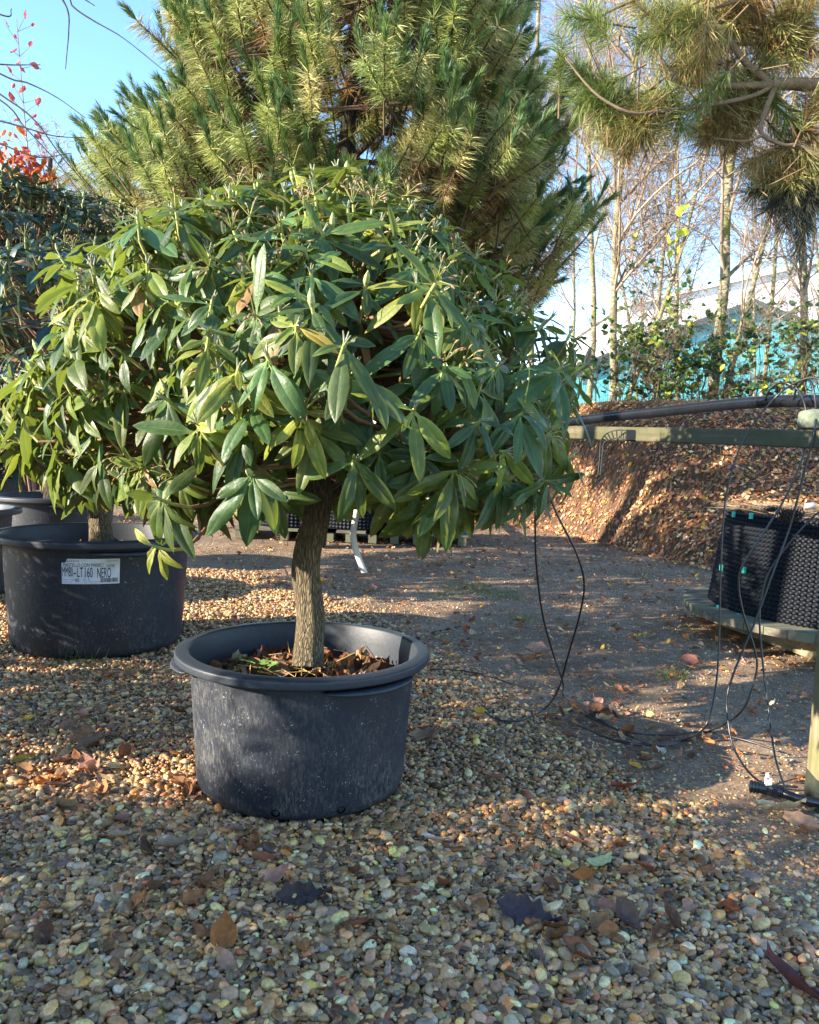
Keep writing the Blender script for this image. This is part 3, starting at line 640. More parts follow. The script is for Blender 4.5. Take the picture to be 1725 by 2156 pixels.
def make_rhodo(base, ccen,  prof, nwh, seed, label, matl, cols, trunk_pts, trunk_r, leaf_len, hero=(), fine=True, up=.7, droopb=0.0, seedheads=True, nleaf=(7, 11), trunkmat='trunk', lump=.10, inner=.35, buds=.25, name='rhododendron', xs=(1, 1)):
    r = rg(seed); base = np.asarray(base, float); ccen = np.asarray(ccen, float)
    root = empty(name, base, label, 'rhododendron', 'rhododendron standards in tubs')
    TM = [rhodo_leaf(7 if fine else 5, 10 if fine else 7, d, f, wv, k) for k, (d, f, wv) in enumerate([(.25, .25, .1), (.5, .45, .15), (.8, .3, .2), (.1, .6, .1), (1.1, .35, .25), (.4, .1, .3)])]
    pz = np.array([p[0] for p in prof]); pr = np.array([p[1] for p in prof])
    # whorl positions on the crown shell
    wz = []; tries = 0
    W = []
    wt = (pr[1:] + pr[:-1]) / 2 * np.hypot(np.diff(pz), np.diff(pr)); cw = np.concatenate([[0], np.cumsum(wt)]); cw /= cw[-1]
    mind = .8 * math.sqrt(4.2 * pr.max() ** 2 * 1.6 / nwh)
    while len(W) < nwh and tries < 60000:
        tries += 1
        q = r.random(); z = np.interp(q, cw, pz); a = r.random() * 2 * math.pi
        f = 1 - (inner * r.random() if r.random() < .45 else .06 * r.random())
        rad = np.interp(z, pz, pr) * (1 + lump * math.sin(3 * a + 4 * z + seed) + lump * .7 * math.sin(5 * a - 9 * z + seed * 2)) * f
        p = np.array([ccen[0] + rad * math.cos(a) * (1 + (-math.cos(a)) ** .7 * (float(np.interp(z, [1.2, 1.4, 1.6, 1.75], [1.08, 1.20, 1.62, 1.5])) - 1) if (xs[0] > 1 and math.cos(a) < 0) else 1), ccen[1] + rad * math.sin(a), z - (1 - f) * .12])
        if W and np.min(np.linalg.norm(np.array(W) - p, axis=1)) < mind * .62: continue
        W.append(p)
    W = np.array(W)
    cz = (pz.min() + pz.max()) / 2 - .12
    outv = nrm((W - np.array([ccen[0], ccen[1], cz])) * np.array([1, 1, 1.1]))
    ax = nrm(outv * .55 + np.array([0, 0, up]) + r.normal(0, .24, (len(W), 3)))
    if len(hero):
        hp = np.array([P(h[0], h[1], h[2]) for h in hero]); hr = np.array([h[3] if len(h) > 3 else 1.1 for h in hero])
        dd = np.min(np.linalg.norm(W[:, None] - hp[None], axis=2), axis=1)
        # keep random whorls from hiding the placed ones
        q = (dd > .075) & ~((W[:, 2] < 1.10) & (W[:, 1] < 2.7) & (W[:, 0] / W[:, 1] > -.165) & (W[:, 0] / W[:, 1] < -.075)); W, ax, outv = W[q], ax[q], outv[q]
        ha = nrm(nrm(hp - np.array([ccen[0], ccen[1], cz])) * .8 + np.array([0, 0, .55]))
        nW = len(W); W = np.vstack([W, hp]); ax = np.vstack([ax, ha]); outv = np.vstack([outv, nrm(hp - np.array([ccen[0], ccen[1], cz]))])
        sca = np.concatenate([r.uniform(.75, 1.12, nW), hr])
    else: sca = r.uniform(.75, 1.12, len(W)); nW = len(W)
    pos = []; dr = []; nz = []; sc = []; cl = []; tm = []
    zlo, zhi = pz.min(), pz.max()
    for k in range(len(W)):
        n_ = int(r.integers(*nleaf)); a = ax[k]; ref = nrm(np.cross(a, [0.3, .9, .1])); ref2 = np.cross(a, ref); ph = r.random() * 6.28
        hgt = (W[k][2] - zlo) / (zhi - zlo); bc = cols[r.integers(0, len(cols))]; bc = np.array(bc) * r.uniform(.7, 1.25)
        for q in range(n_):
            th = ph + q * 2.4 + r.normal(0, .2); el = R(np.interp(q / n_, [0, 1], [62, 112]) + r.normal(0, 9))
            rad = math.cos(th) * ref + math.sin(th) * ref2
            d = nrm(rad * math.sin(el) + a * math.cos(el) - np.array([0, 0, droopb + .75 * (1 - hgt) * r.uniform(.4, 1.4)]) )
            upv = nrm(a + outv[k] * .5 + np.array([0, 0, .3]) + r.normal(0, .38, 3)); nn = upv - d * np.dot(upv, d)
            if np.linalg.norm(nn) < .15: nn = rad - d * np.dot(rad, d)
            nn = nrm(nn); pos.append(W[k] + a * (-.012 * q / n_ * 2) + d * .004); dr.append(d); nz.append(nn)
            sc.append(leaf_len * sca[k] * r.uniform(.62, 1.15) * np.interp(q / n_, [0, .25, 1], [.6, 1, 1.0])); young = q / n_ < .3
            cl.append((bc if r.random() > .014 else np.array([(.30, .24, .04), (.22, .13, .05)][r.integers(0, 2)])) * r.uniform(.7, 1.3) * (np.array([1.15, 1.12, 1.0]) if young else 1)); tm.append(int(r.choice([0, 1, 2, 3, 4, 5], p=[.24, .24, .16, .12, .10, .14])))
    pos = np.array(pos); dr = np.array(dr); nz = np.array(nz); sc = np.array(sc); cl = np.array(cl); tm = np.array(tm)
    g = Geo(); X = np.cross(dr, nz)
    for k in range(6):
        q = tm == k; s3 = np.stack([sc[q] * r.uniform(.92, 1.25, q.sum()), sc[q], sc[q]], 1)
        inst(g, TM[k][0], TM[k][1], pos[q], X[q], dr[q], nz[q], s3, cl[q], TM[k][2])
    crown = g.build('crown', matl, None); crown.parent = root; crown.location = -Vector(base)
    # branches: trunk top -> limbs -> tips
    g = Geo(); top = np.asarray(trunk_pts[-1], float); nl = 16
    idx = r.choice(nW, nl, replace=False); hub = W[idx] * .55 + (top + np.array([0, 0, .12])) * .45
    for h in hub:
        pts = smooth_path([top - np.array([0, 0, .04]), top * .6 + h * .4 + np.array([0, 0, -.02]) + r.normal(0, .02, 3), h], 7); tube(g, pts, np.linspace(.017, .009, 7), 6, np.array((.17, .09, .055)))
    as_ = np.argmin(np.linalg.norm(W[:, None] - hub[None], axis=2) + .3 * np.abs(W[:, None, 2] - hub[None, :, 2]), axis=1)
    for k in range(len(W)):
        h = hub[as_[k]]; t0 = W[k] - ax[k] * .11; mid = h * .45 + t0 * .55 + r.normal(0, .015, 3) - np.array([0, 0, .02])
        pts = smooth_path([h, mid, t0, W[k] + ax[k] * .006], 7); tt = np.linspace(0, 1, 7)
        cc = np.array((.19, .10, .06))[None] * (1 - sstep(.55, .85, tt))[:, None] + np.array((.33, .35, .10))[None] * sstep(.45, .8, tt)[:, None]
        rad = np.interp(tt, [0, .6, 1], [.0070, .0050, .0042]); segs(g, pts[:-1], pts[1:], rad[:-1], rad[1:], 5, cc[:-1])
    o = g.build('branches', M['stem']); o.parent = root; o.location = -Vector(base)
    # seed heads and buds
    g = Geo()
    for k in range(len(W)):
        if seedheads and r.random() < .30 and k < nW:
            m_ = int(r.integers(6, 11)); a = nrm(ax[k] + r.normal(0, .2, 3)); p0 = W[k] + a * .012
            ds = nrm(a[None] * 1.1 + r.normal(0, .6, (m_, 3))); L = r.uniform(.028, .05, m_); p1 = p0 + ds * L[:, None]; p2 = p1 + nrm(ds + np.array([0, 0, -.5])) * .016
            segs(g, np.repeat(p0[None], m_, 0), p1, np.full(m_, .0012), np.full(m_, .001), 4, np.tile((.30, .28, .09), (m_, 1)))
            segs(g, p1, (p1 + p2) / 2, np.full(m_, .0016), np.full(m_, .0032), 5, np.tile((.22, .15, .07), (m_, 1))); segs(g, (p1 + p2) / 2, p2, np.full(m_, .0032), np.full(m_, .001), 5, np.tile((.26, .17, .08), (m_, 1)))
        elif r.random() < buds:
            p0 = W[k]; a = ax[k]; c_ = np.array([(.36, .40, .16)]); segs(g, [p0, p0 + a * .012, p0 + a * .026], [p0 + a * .012, p0 + a * .026, p0 + a * .042], [.004, .008, .007], [.008, .007, .001], 7, np.repeat(c_, 3, 0))
        else:
            m_ = 4; a = ax[k]; ds = nrm(a[None] + r.normal(0, .35, (m_, 3))); segs(g, np.repeat(W[k][None], m_, 0), W[k] + ds * .028, np.full(m_, .0030), np.full(m_, .0012), 4, np.tile((.30, .31, .19), (m_, 1)))
    o = g.build('seed_heads', M['stem']); o.parent = root; o.location = -Vector(base); o['kind'] = 'stuff'
    # trunk
    g = Geo(); pts = smooth_path(trunk_pts, 40); t = np.linspace(0, 1, 40); tr = np.interp(t, np.linspace(0, 1, len(trunk_r)), trunk_r)
    n0 = g.n; t_, u_, v_ = frames(pts); sides = 40; a = np.linspace(0, 2 * math.pi, sides, endpoint=False)
    rr_ = tr[:, None] * (1 + .035 * np.sin(a * 7 + 3 * np.sin(t[:, None] * 6)) + .03 * np.sin(a * 3 + t[:, None] * 5) + .025 * np.sin(a * 13 - t[:, None] * 9) + r.normal(0, .012, (40, sides)))
    V = pts[:, None] + rr_[..., None] * (np.cos(a)[None, :, None] * u_[:, None] + np.sin(a)[None, :, None] * v_[:, None])
    i = np.arange(39)[:, None] * sides; j = np.arange(sides)[None]; j2 = (j + 1) % sides
    g.add(V.reshape(-1, 3), np.stack([i + j, i + j2, i + sides + j2, i + sides + j], -1).reshape(-1, 4))
    o = g.build('trunk', M[trunkmat]); o.parent = root; o.location = -Vector(base)
    return root

Y0 = 2.56
tp = [P(648, 1402, 2.52), P(650, 1370, 2.53), P(655, 1290, 2.55), P(645, 1210, 2.56), P(650, 1150, 2.56), P(668, 1090, 2.55), P(672, 1030, 2.55), P(668, 960, 2.56)]
tr = [.051, .046, .043, .043, .042, .040, .039, .034]
hero = [(530, 1000, 1.80, 1.12), (872, 862, 1.76, 1.05), (1012, 885, 1.84, 1.0), (748, 968, 1.78, .95), (665, 905, 1.82, 1.1), (640, 760, 1.80, 1.0), (335, 1050, 1.95, 1.0), (325, 1150, 1.95, .85), (125, 905, 2.3, 1.15), (1180, 775, 2.10, 1.15),
        (655, 575, 1.95, .95), (885, 700, 1.85, 1.0), (1100, 870, 1.95, 1.1), (400, 660, 1.95, .9), (495, 575, 2.05, .95), (350, 840, 1.9, 1.0), (950, 1010, 1.95, 1.2), (1060, 1010, 2.05, 1.1), (840, 1020, 2.05, 1.1), (800, 950, 1.9, 1.0),
        (230, 560, 2.25, .95), (130, 545, 2.45, .95), (880, 560, 2.05, .9), (700, 480, 2.2, .9), (1140, 980, 2.25, 1.1), (1050, 770, 2.0, 1.0), (470, 820, 1.88, 1.0), (770, 600, 1.95, .9), (215, 720, 2.15, .95), (1230, 770, 2.4, 1.0)]
GREEN = [(.090, .135, .024), (.105, .150, .024), (.055, .105, .026), (.125, .170, .026), (.060, .100, .026), (.175, .205, .03), (.050, .105, .032), (.042, .090, .030)]
make_rhodo(FP + np.array([0, 0, .33]), (-.27, 2.58), [(.92, .55), (.99, .72), (1.10, .79), (1.26, .79), (1.42, .69), (1.56, .54), (1.70, .36), (1.83, .17), (1.90, .05)], 820, 7,
           'mop-headed rhododendron with a straight bare trunk in the front tub', M['leaf'], GREEN, tp, tr, .145, hero, up=.55, nleaf=(5, 10), seedheads=True, buds=.12, xs=(1.03, 1.0), lump=.14, droopb=.22, inner=.45)
tpB = [P(214, 1142, LP[1]), P(210, 1100, LP[1]), P(205, 1040, LP[1]), P(215, 960, LP[1])]
make_rhodo(LP + np.array([0, 0, .38]), (LP[0] + .02, LP[1]), [(.92, .45), (1.02, .74), (1.25, .88), (1.5, .88), (1.75, .74), (1.92, .5), (2.02, .15)], 380, 11,
           'rhododendron growing in the tub with the sticker, half hidden by the front one', M['leafdark'], [(.022, .055, .042), (.018, .045, .035), (.030, .066, .036)], tpB, [.062, .052, .05, .048], .145, [(170, 1010, 3.75, 1.0), (215, 1015, 3.7, .95), (110, 880, 3.7, 1.0)], fine=False)
DARK = [(.022, .055, .042), (.018, .045, .035), (.028, .062, .040), (.025, .050, .045)]
tpC = [P(112, 1105, 6.8), P(113, 1080, 6.8), P(115, 1000, 6.8), P(112, 900, 6.8)]
b5 = CP
rC = make_rhodo(b5 + np.array([0, 0, .38]), (-2.85, 6.6), [(1.1, .5), (1.4, .95), (1.9, 1.22), (2.4, 1.28), (2.8, 1.18), (3.1, .95), (3.28, .6), (3.36, .1)], 620, 13,
           'dark blue-green rhododendron with upright leaves and buds at the left edge', M['leafdark'], DARK, tpC, [.11, .095, .09, .085], .19, (), fine=False, up=1.3, seedheads=False, trunkmat='darktrunk', buds=.8)
copy_thing(rC, (DP[0], DP[1], .38), 2.1, 'dark rhododendron growing in the tub cut by the left edge', .80)
rC.scale = (.88, .88, .86)

# ------------------------------------------------------------------ pines
def needles(g, p0, ax_, n_, L, spread, col, r, along, wd=.0035, grav=0.0):
    """n_ needles for each of K shoots (p0 K,3; ax K,3)"""
    K = len(p0); t = r.random((K, n_)) * along[:, None]
    b = p0[:, None] + ax_[:, None] * t[..., None]; d = r.normal(size=(K, n_, 3)); d = d - ax_[:, None] * (d * ax_[:, None]).sum(-1, keepdims=True); d = nrm(d)
    sp = np.radians(spread[0] + (spread[1] - spread[0]) * r.random((K, n_)))[..., None]
    dd = nrm(ax_[:, None] * np.cos(sp) + d * np.sin(sp) + np.array([0, 0, -grav])); LL = (L * r.uniform(.7, 1.1, (K, n_)))[..., None]
    side = nrm(np.cross(dd, r.normal(size=(K, n_, 3)))) * wd
    mid = b + dd * LL * .55 + np.array([0, 0, -1]) * LL * .03; tip = b + dd * LL + np.array([0, 0, -1]) * LL * .10
    V = np.stack([b - side * .5, b + side * .5, mid + side * .5, mid - side * .5, tip], 2).reshape(-1, 3)
    q = np.arange(K * n_)[:, None] * 5
    cc = np.repeat((col[:, None] * r.uniform(.75, 1.25, (K, n_, 1))).reshape(-1, 3), 5, 0)
    g.add(V, q + np.array([[0, 1, 2, 3]]), cc); g.Fc.append(q + np.array([[3, 2, 4]]) + g.n - len(V))
NG = np.array([(.13, .20, .055), (.10, .175, .065), (.15, .21, .055), (.085, .15, .06)])
NY = np.array([(.38, .40, .12), (.32, .36, .11), (.46, .42, .17), (.28, .33, .10)])
NB = np.array([(.34, .19, .06), (.26, .14, .05), (.38, .25, .10)])
def shoots(g, gb, tips, axs, r, scale=1.0, dens=1.0, brown=.4, gold=1.0):
    K = len(tips); tips = np.asarray(tips); axs = nrm(axs)
    ca = nrm(axs * .7 + np.array([0, 0, .6]) + r.normal(0, .24, (K, 3))); Lc = .14 * scale * r.uniform(.7, 1.4, K); cg = NG[r.integers(0, 4, K)] * r.uniform(.8, 1.35, (K, 1))
    needles(g, tips, ca, int(120 * dens), .10 * scale, (8, 30), cg, r, Lc, .0046 * scale ** .5)
    back = nrm(-axs + np.array([0, 0, -.35]) + r.normal(0, .12, (K, 3))); Lb = .30 * scale * r.uniform(.7, 1.3, K); cy = NY[r.integers(0, 4, K)] * r.uniform(.7, 1.25, (K, 1)) * gold
    b0 = tips + back * Lb[:, None]; needles(g, b0, -back, int(190 * dens), .135 * scale, (38, 80), cy, r, Lb, .0046 * scale ** .5, .25)
    segs(gb, b0 + back * .22 * scale, tips, np.full(K, .009 * scale), np.full(K, .006 * scale), 5, np.tile((.10, .07, .045), (K, 1)))
    segs(gb, tips, tips + ca * Lc[:, None] * .9, np.full(K, .006), np.full(K, .003), 4, np.tile((.20, .15, .08), (K, 1)))
    q = r.random(K) < brown
    if q.any():
        k2 = q.sum(); b1 = b0[q] + back[q] * .2 * scale; needles(g, b1, -back[q], int(90 * dens), .12 * scale, (45, 100), NB[r.integers(0, 3, k2)] * r.uniform(.6, 1.2, (k2, 1)), r, np.full(k2, .22 * scale), .0034, .5)
def make_pine(base, axis_xy, prof, nsh, seed, label, scale=1.0, dens=1.0, top=6.5, gap=None, inner=.4, group=None, halfy=None):
    r = rg(seed); root = empty('pine_tree', base, label, 'pine tree', group); g = Geo(); gb = Geo()
    pz = np.array([p[0] for p in prof]); pr = np.array([p[1] for p in prof]); wt = (pr[1:] + pr[:-1]) / 2 * np.diff(pz) + .1; cw = np.concatenate([[0], np.cumsum(wt)]); cw /= cw[-1]
    # whorls of limbs
    limbs = []; z = pz.min() - .1
    while z < top - .4:
        k = int(r.integers(4, 7)); a0 = r.random() * 6.28
        for q in range(k):
            a = a0 + q * 2 * math.pi / k + r.normal(0, .15); zt = z + r.uniform(.15, .6); rad = np.interp(zt, pz, pr) * r.uniform(.72, .98)
            tip = np.array([axis_xy[0] + rad * math.cos(a), axis_xy[1] + rad * math.sin(a), zt]); b0 = np.array([axis_xy[0], axis_xy[1], z + r.normal(0, .06)])
            mid = b0 * .5 + tip * .5 + np.array([0, 0, -.12]); pts = smooth_path([b0, mid, tip], 9); tube(gb, pts, np.linspace(.026, .008, 9) * scale, 6, np.array((.085, .055, .038))); limbs.append(pts)
        z += r.uniform(.34, .5) * scale
    LP_ = np.concatenate([l_[3:] for l_ in limbs])
    tips = []; ax_ = []
    for _ in range(nsh):
        q = r.random(); z = np.interp(q, cw, pz); a = r.random() * 6.28; f = 1 - (inner * r.random() if r.random() < .45 else .05 * r.random())
        rad = np.interp(z, pz, pr) * f * (1 + .11 * math.sin(4 * a + 5 * z) + .09 * math.sin(7 * a - 6 * z + seed))
        p = np.array([axis_xy[0] + rad * math.cos(a), axis_xy[1] + rad * math.sin(a), z + r.normal(0, .05)]); tips.append(p); ax_.append(nrm([math.cos(a), math.sin(a), .45]))
    tips = np.array(tips); ax_ = np.array(ax_) + r.normal(0, .25, (nsh, 3))
    if gap is not None:
        q = np.array([all(np.linalg.norm((t - g_[0]) / g_[1]) > 1 for g_ in gap) for t in tips]); tips, ax_ = tips[q], ax_[q]
    shoots(g, gb, tips, ax_, r, scale, dens)
    # twigs from limb points to shoots
    d = np.linalg.norm(tips[:, None] - LP_[None], axis=2) + np.where(LP_[None, :, 2] > tips[:, None, 2], .4, 0); k = np.argmin(d, 1); segs(gb, LP_[k], tips - nrm(ax_) * .45 * scale, np.full(len(k), .009 * scale), np.full(len(k), .006 * scale), 5, np.tile((.09, .06, .04), (len(k), 1)))
    for gg, nm, mt in ((g, 'crown', M['needle']), (gb, 'branches', M['twig'])):
        o = gg.build(nm, mt, None, smooth=False); o.parent = root; o.location = -Vector(base)
    gt_ = Geo(); hh = np.linspace(0, top, 14); pts = np.stack([axis_xy[0] + .06 * np.sin(hh * 1.3) - .30 * sstep(3.0, 0.2, hh), axis_xy[1] + .04 * np.sin(hh), hh + base[2]], 1); tube(gt_, pts, np.linspace(.13, .03, 14) * scale, 14); o = gt_.build('trunk', M['darktrunk']); o.parent = root; o.location = -Vector(base)
    return root
PX = (-.72, 8.6)
gaps = [(P(770, 250, 6.4), np.array([.36, .9, .30]))]
make_pine(np.array([PX[0], PX[1], 0.0]), PX, [(2.70, 1.6), (2.9, 2.0), (3.2, 2.2), (3.7, 2.15), (4.3, 2.0), (5.0, 1.75), (5.7, 1.45), (6.6, .9), (7.5, .15)], 1500, 17,
          'large bushy green pine filling the middle behind the front rhododendron', 1.15, 1.15, 7.3, gaps)
b = P(330, 360, 12) ; make_pine(np.array([b[0], b[1], 0.1]), (b[0], b[1]), [(1.2, 1.0), (2.5, 1.6), (3.8, 1.5), (5.0, 1.0), (5.9, .3)], 300, 18, 'blue-green pine farther back, left of the large middle pine', 1.15, .6, 5.9, group='pines in the background')
b = P(100, 380, 15) ; make_pine(np.array([b[0], b[1], 0.1]), (b[0], b[1]), [(1.2, 1.0), (2.5, 1.5), (3.8, 1.3), (4.8, .9), (5.9, .3)], 200, 19, 'distant pine behind the orange-leaved shrub at upper left', 1.3, .5, 5.9, group='pines in the background')

# right pine: limbs traced one by one
r = rg(23); RB = np.array([4.1, 4.7, 0]); rp = empty('pine_tree', RB, 'pine outside the right edge whose bare limbs and brown needles hang into the picture', 'pine tree'); g = Geo(); gb = Geo()
def limb(pts, Y, r0, r1, n=16):
    Q = smooth_path([P(px, py, (Y if np.isscalar(Y) else Y[k])) for k, (px, py) in enumerate(pts)], n); tube(gb, Q, np.linspace(r0, r1, n), 8, np.array((.20, .145, .095)), wob=.3, rng=r); return Q
trk = np.array([RB[0], RB[1], 4.3])
limb([(2050, 60), (1900, 150), (1790, 176), (1725, 178), (1660, 176), (1624, 178)], [4.7, 4.6, 4.5, 4.4, 4.35, 4.3], .045, .026)
limb([(1624, 178), (1538, 181), (1480, 180), (1432, 174), (1414, 185), (1396, 215)], 4.3, .020, .008)
limb([(1624, 182), (1590, 200), (1538, 213), (1467, 224), (1400, 232), (1330, 238), (1265, 205), (1225, 165), (1190, 120)], [4.3, 4.3, 4.25, 4.2, 4.15, 4.1, 4.1, 4.1, 4.1], .013, .004, 26)
limb([(1630, 180), (1574, 135), (1521, 64), (1480, 20), (1440, -30)], 4.3, .020, .009)
limb([(1631, 185), (1606, 252), (1606, 284), (1652, 305), (1681, 305), (1730, 330)], 4.3, .014, .007)
limb([(1606, 284), (1575, 296), (1538, 295), (1500, 290)], 4.3, .008, .004)
limb([(1590, -20), (1540, 5), (1475, 21), (1418, 46), (1375, 72)], 4.2, .012, .006)
limb([(1420, -40), (1360, -10), (1311, 10), (1250, 38), (1219, 34)], 4.2, .010, .006)
limb([(1900, 100), (1780, 60), (1690, 70), (1620, 92), (1540, 90), (1520, 75)], 4.5, .016, .006)
limb([(1900, 300), (1780, 235), (1700, 240), (1640, 215), (1620, 190)], 4.5, .014, .007)
limb([(1900, 20), (1800, 60), (1725, 110), (1680, 125), (1600, 80)], 4.6, .014, .006)
limb([(2000, 320), (1860, 330), (1725, 325), (1650, 350), (1600, 385)], 4.6, .02, .007)
limb([(1860, 330), (1790, 390), (1725, 400), (1660, 420)], 4.6, .012, .006)
tips = []; axs = []; kind = []
def cl(px, py, dx, dy, Y=4.2, k='g'):
    p = P(px, py, Y); q = P(px + dx, py + dy, Y); tips.append(p); axs.append(nrm(q - p) + r.normal(0, .15, 3)); kind.append(k)
for (px, py, dx, dy, k) in [(1182, 108, -10, -30, 'g'), (1205, 140, -20, -20, 'g'), (1230, 165, -15, -25, 'g'), (1250, 195, -20, -15, 'g'), (1275, 180, 0, -30, 'g'), (1270, 225, -25, 5, 'y'), (1300, 240, -15, 10, 'y'), (1330, 215, -5, -25, 'g'), (1340, 250, -20, 10, 'y'),
                            (1375, 215, 15, -25, 'y'), (1400, 235, 10, -20, 'y'), (1430, 245, 10, 20, 'g'), (1310, 262, -20, 20, 'b'), (1290, 285, -20, 10, 'y'), (1350, 270, -10, 20, 'b'), (1240, 205, -25, 10, 'g'),
                            (1215, 38, -25, -5, 'g'), (1245, 30, -10, -20, 'g'), (1362, 78, -25, 5, 'g'), (1400, 60, -20, 15, 'y'), (1440, 90, -10, 20, 'y'), (1460, 50, -10, 20, 'y'), (1430, 20, -20, -15, 'y'), (1400, 20, -20, -10, 'g'), (1480, 110, -15, 20, 'y'),
                            (1455, 135, -20, 15, 'b'), (1480, 140, -5, 20, 'b'), (1410, 140, -20, 5, 'y'), (1540, 30, 10, -20, 'b'), (1560, 60, 10, 20, 'b'), (1600, 30, 10, 20, 'b'), (1640, 60, -10, 20, 'b'), (1680, 50, 10, 20, 'y'), (1700, 90, 10, 20, 'b'), (1650, 20, 10, -20, 'y'),
                            (1700, 15, 10, -20, 'y'), (1620, 110, 5, 20, 'b'), (1670, 120, 5, 20, 'y'), (1500, 250, -15, 20, 'b'), (1540, 240, 5, 25, 'b'), (1575, 260, -5, 25, 'b'), (1500, 285, -15, 10, 'b'), (1530, 275, 5, 15, 'b'), (1560, 225, 5, 20, 'y'), (1610, 380, -25, 5, 'y'),
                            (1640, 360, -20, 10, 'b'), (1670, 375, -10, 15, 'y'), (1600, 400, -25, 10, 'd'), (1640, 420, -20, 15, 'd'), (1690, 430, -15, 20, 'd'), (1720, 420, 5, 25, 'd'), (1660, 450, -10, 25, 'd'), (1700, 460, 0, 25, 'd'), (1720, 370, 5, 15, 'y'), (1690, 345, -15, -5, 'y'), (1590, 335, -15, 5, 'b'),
                            (1650, 240, 10, 15, 'g'), (1715, 210, 10, -15, 'b'), (1580, 150, -15, -15, 'y'), (1610, 145, 5, -20, 'g'), (1720, 290, 10, 10, 'b'), (1500, 20, -20, -10, 'y'), (1340, 8, -20, -20, 'y'), (1470, 215, -15, 15, 'g'), (1520, 215, -5, 20, 'y')]:
    cl(px, py, dx, dy, 4.2 if px < 1500 else 4.35, k)
    if k in 'bdy' : cl(px + r.normal(0, 22), py + r.normal(0, 18), dx, dy, 4.5, k)
for _ in range(60): cl(r.uniform(1760, 2300), r.uniform(-300, 480), r.normal(0, 25), r.normal(0, 20), r.uniform(4.0, 5.6), 'b')
for _ in range(60): cl(r.uniform(1350, 2200), r.uniform(-500, -20), r.normal(0, 25), r.normal(0, 20), r.uniform(3.8, 5.0), 'b')
tips = np.array(tips); axs = nrm(np.array(axs)); kind = np.array(kind)
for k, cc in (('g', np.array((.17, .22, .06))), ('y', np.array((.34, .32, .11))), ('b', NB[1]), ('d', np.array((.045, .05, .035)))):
    q = kind == k; n_ = q.sum(); col = cc * r.uniform(.75, 1.3, (n_, 1)); bk = tips[q] - axs[q] * .2
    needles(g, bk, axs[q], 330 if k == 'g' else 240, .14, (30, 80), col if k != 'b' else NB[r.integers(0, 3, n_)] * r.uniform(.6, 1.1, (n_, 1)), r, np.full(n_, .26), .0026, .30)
    if k == 'b': needles(g, bk, axs[q], 110, .14, (30, 80), NY[r.integers(0, 4, n_)] * .8, r, np.full(n_, .26), .0026, .30)
    segs(gb, bk - axs[q] * .1, tips[q], np.full(n_, .006), np.full(n_, .004), 5, np.tile((.18, .12, .07), (n_, 1)))
# many thin twigs linking
n_ = 150; A = tips[r.integers(0, len(tips), n_)]; Bq = A + r.normal(0, .16, (n_, 3)); segs(gb, A, Bq, np.full(n_, .004), np.full(n_, .002), 4, np.tile((.20, .14, .09), (n_, 1)))
tube(gb, [RB + (0, 0, 0), RB + (.05, 0, 2), RB + (-.05, .05, 3.4), RB + (0, 0, 6)], [.17, .14, .11, .05], 14, np.array((.12, .08, .055)))
limb([(2150, 100), (2050, 60)], 4.7, .06, .045, 6)
for gg, nm, mt in ((g, 'crown', M['needle']), (gb, 'branches', M['twig'])):
    o = gg.build(nm, mt, None, smooth=(nm == 'branches')); o.parent = rp; o.location = -Vector(RB)

# ------------------------------------------------------------------ bare trees
def grow(p, d, L, rad, lev, r, out, params):
    nseg = params['nseg'][lev]; step = L / nseg; pts = [p]; rr_ = [rad]
    for k in range(nseg):
        d = nrm(d + r.normal(0, params['wig'][lev], 3) + np.array([0, 0, params['up'][lev]])); p = p + d * step; pts.append(p); rr_.append(max(rad * (1 - (k + 1) / nseg * (1 - params['tap'][lev])), params['minr']))
        if lev < params['lev'] and (k + 1) / nseg > params['st'][lev]:
            for _ in range(r.poisson(params['nb'][lev])):
                sd_ = nrm(np.cross(d, r.normal(size=3))); an = R(r.uniform(*params['ang'][lev])); nd = nrm(d * math.cos(an) + sd_ * math.sin(an))
                grow(p, nd, L * params['lr'][lev] * r.uniform(.6, 1.15) * (1.15 - .6 * (k + 1) / nseg), rr_[-1] * params['rr'][lev], lev + 1, r, out, params)
    for k in range(nseg): out.append((pts[k], pts[k + 1], rr_[k], rr_[k + 1], lev))
BIRCH = dict(nseg=[16, 8, 6, 4, 3], wig=[.035, .12, .16, .2, .25], up=[.02, .06, .02, -.01, -.02], tap=[.25, .3, .3, .3, .4], minr=.0028, lev=3, st=[.14, .1, .0, .0, 0], nb=[2.1, 1.6, 1.5, .8], ang=[(25, 55), (25, 60), (30, 65), (30, 70)], lr=[.32, .45, .5, .5], rr=[.42, .5, .55, .6])
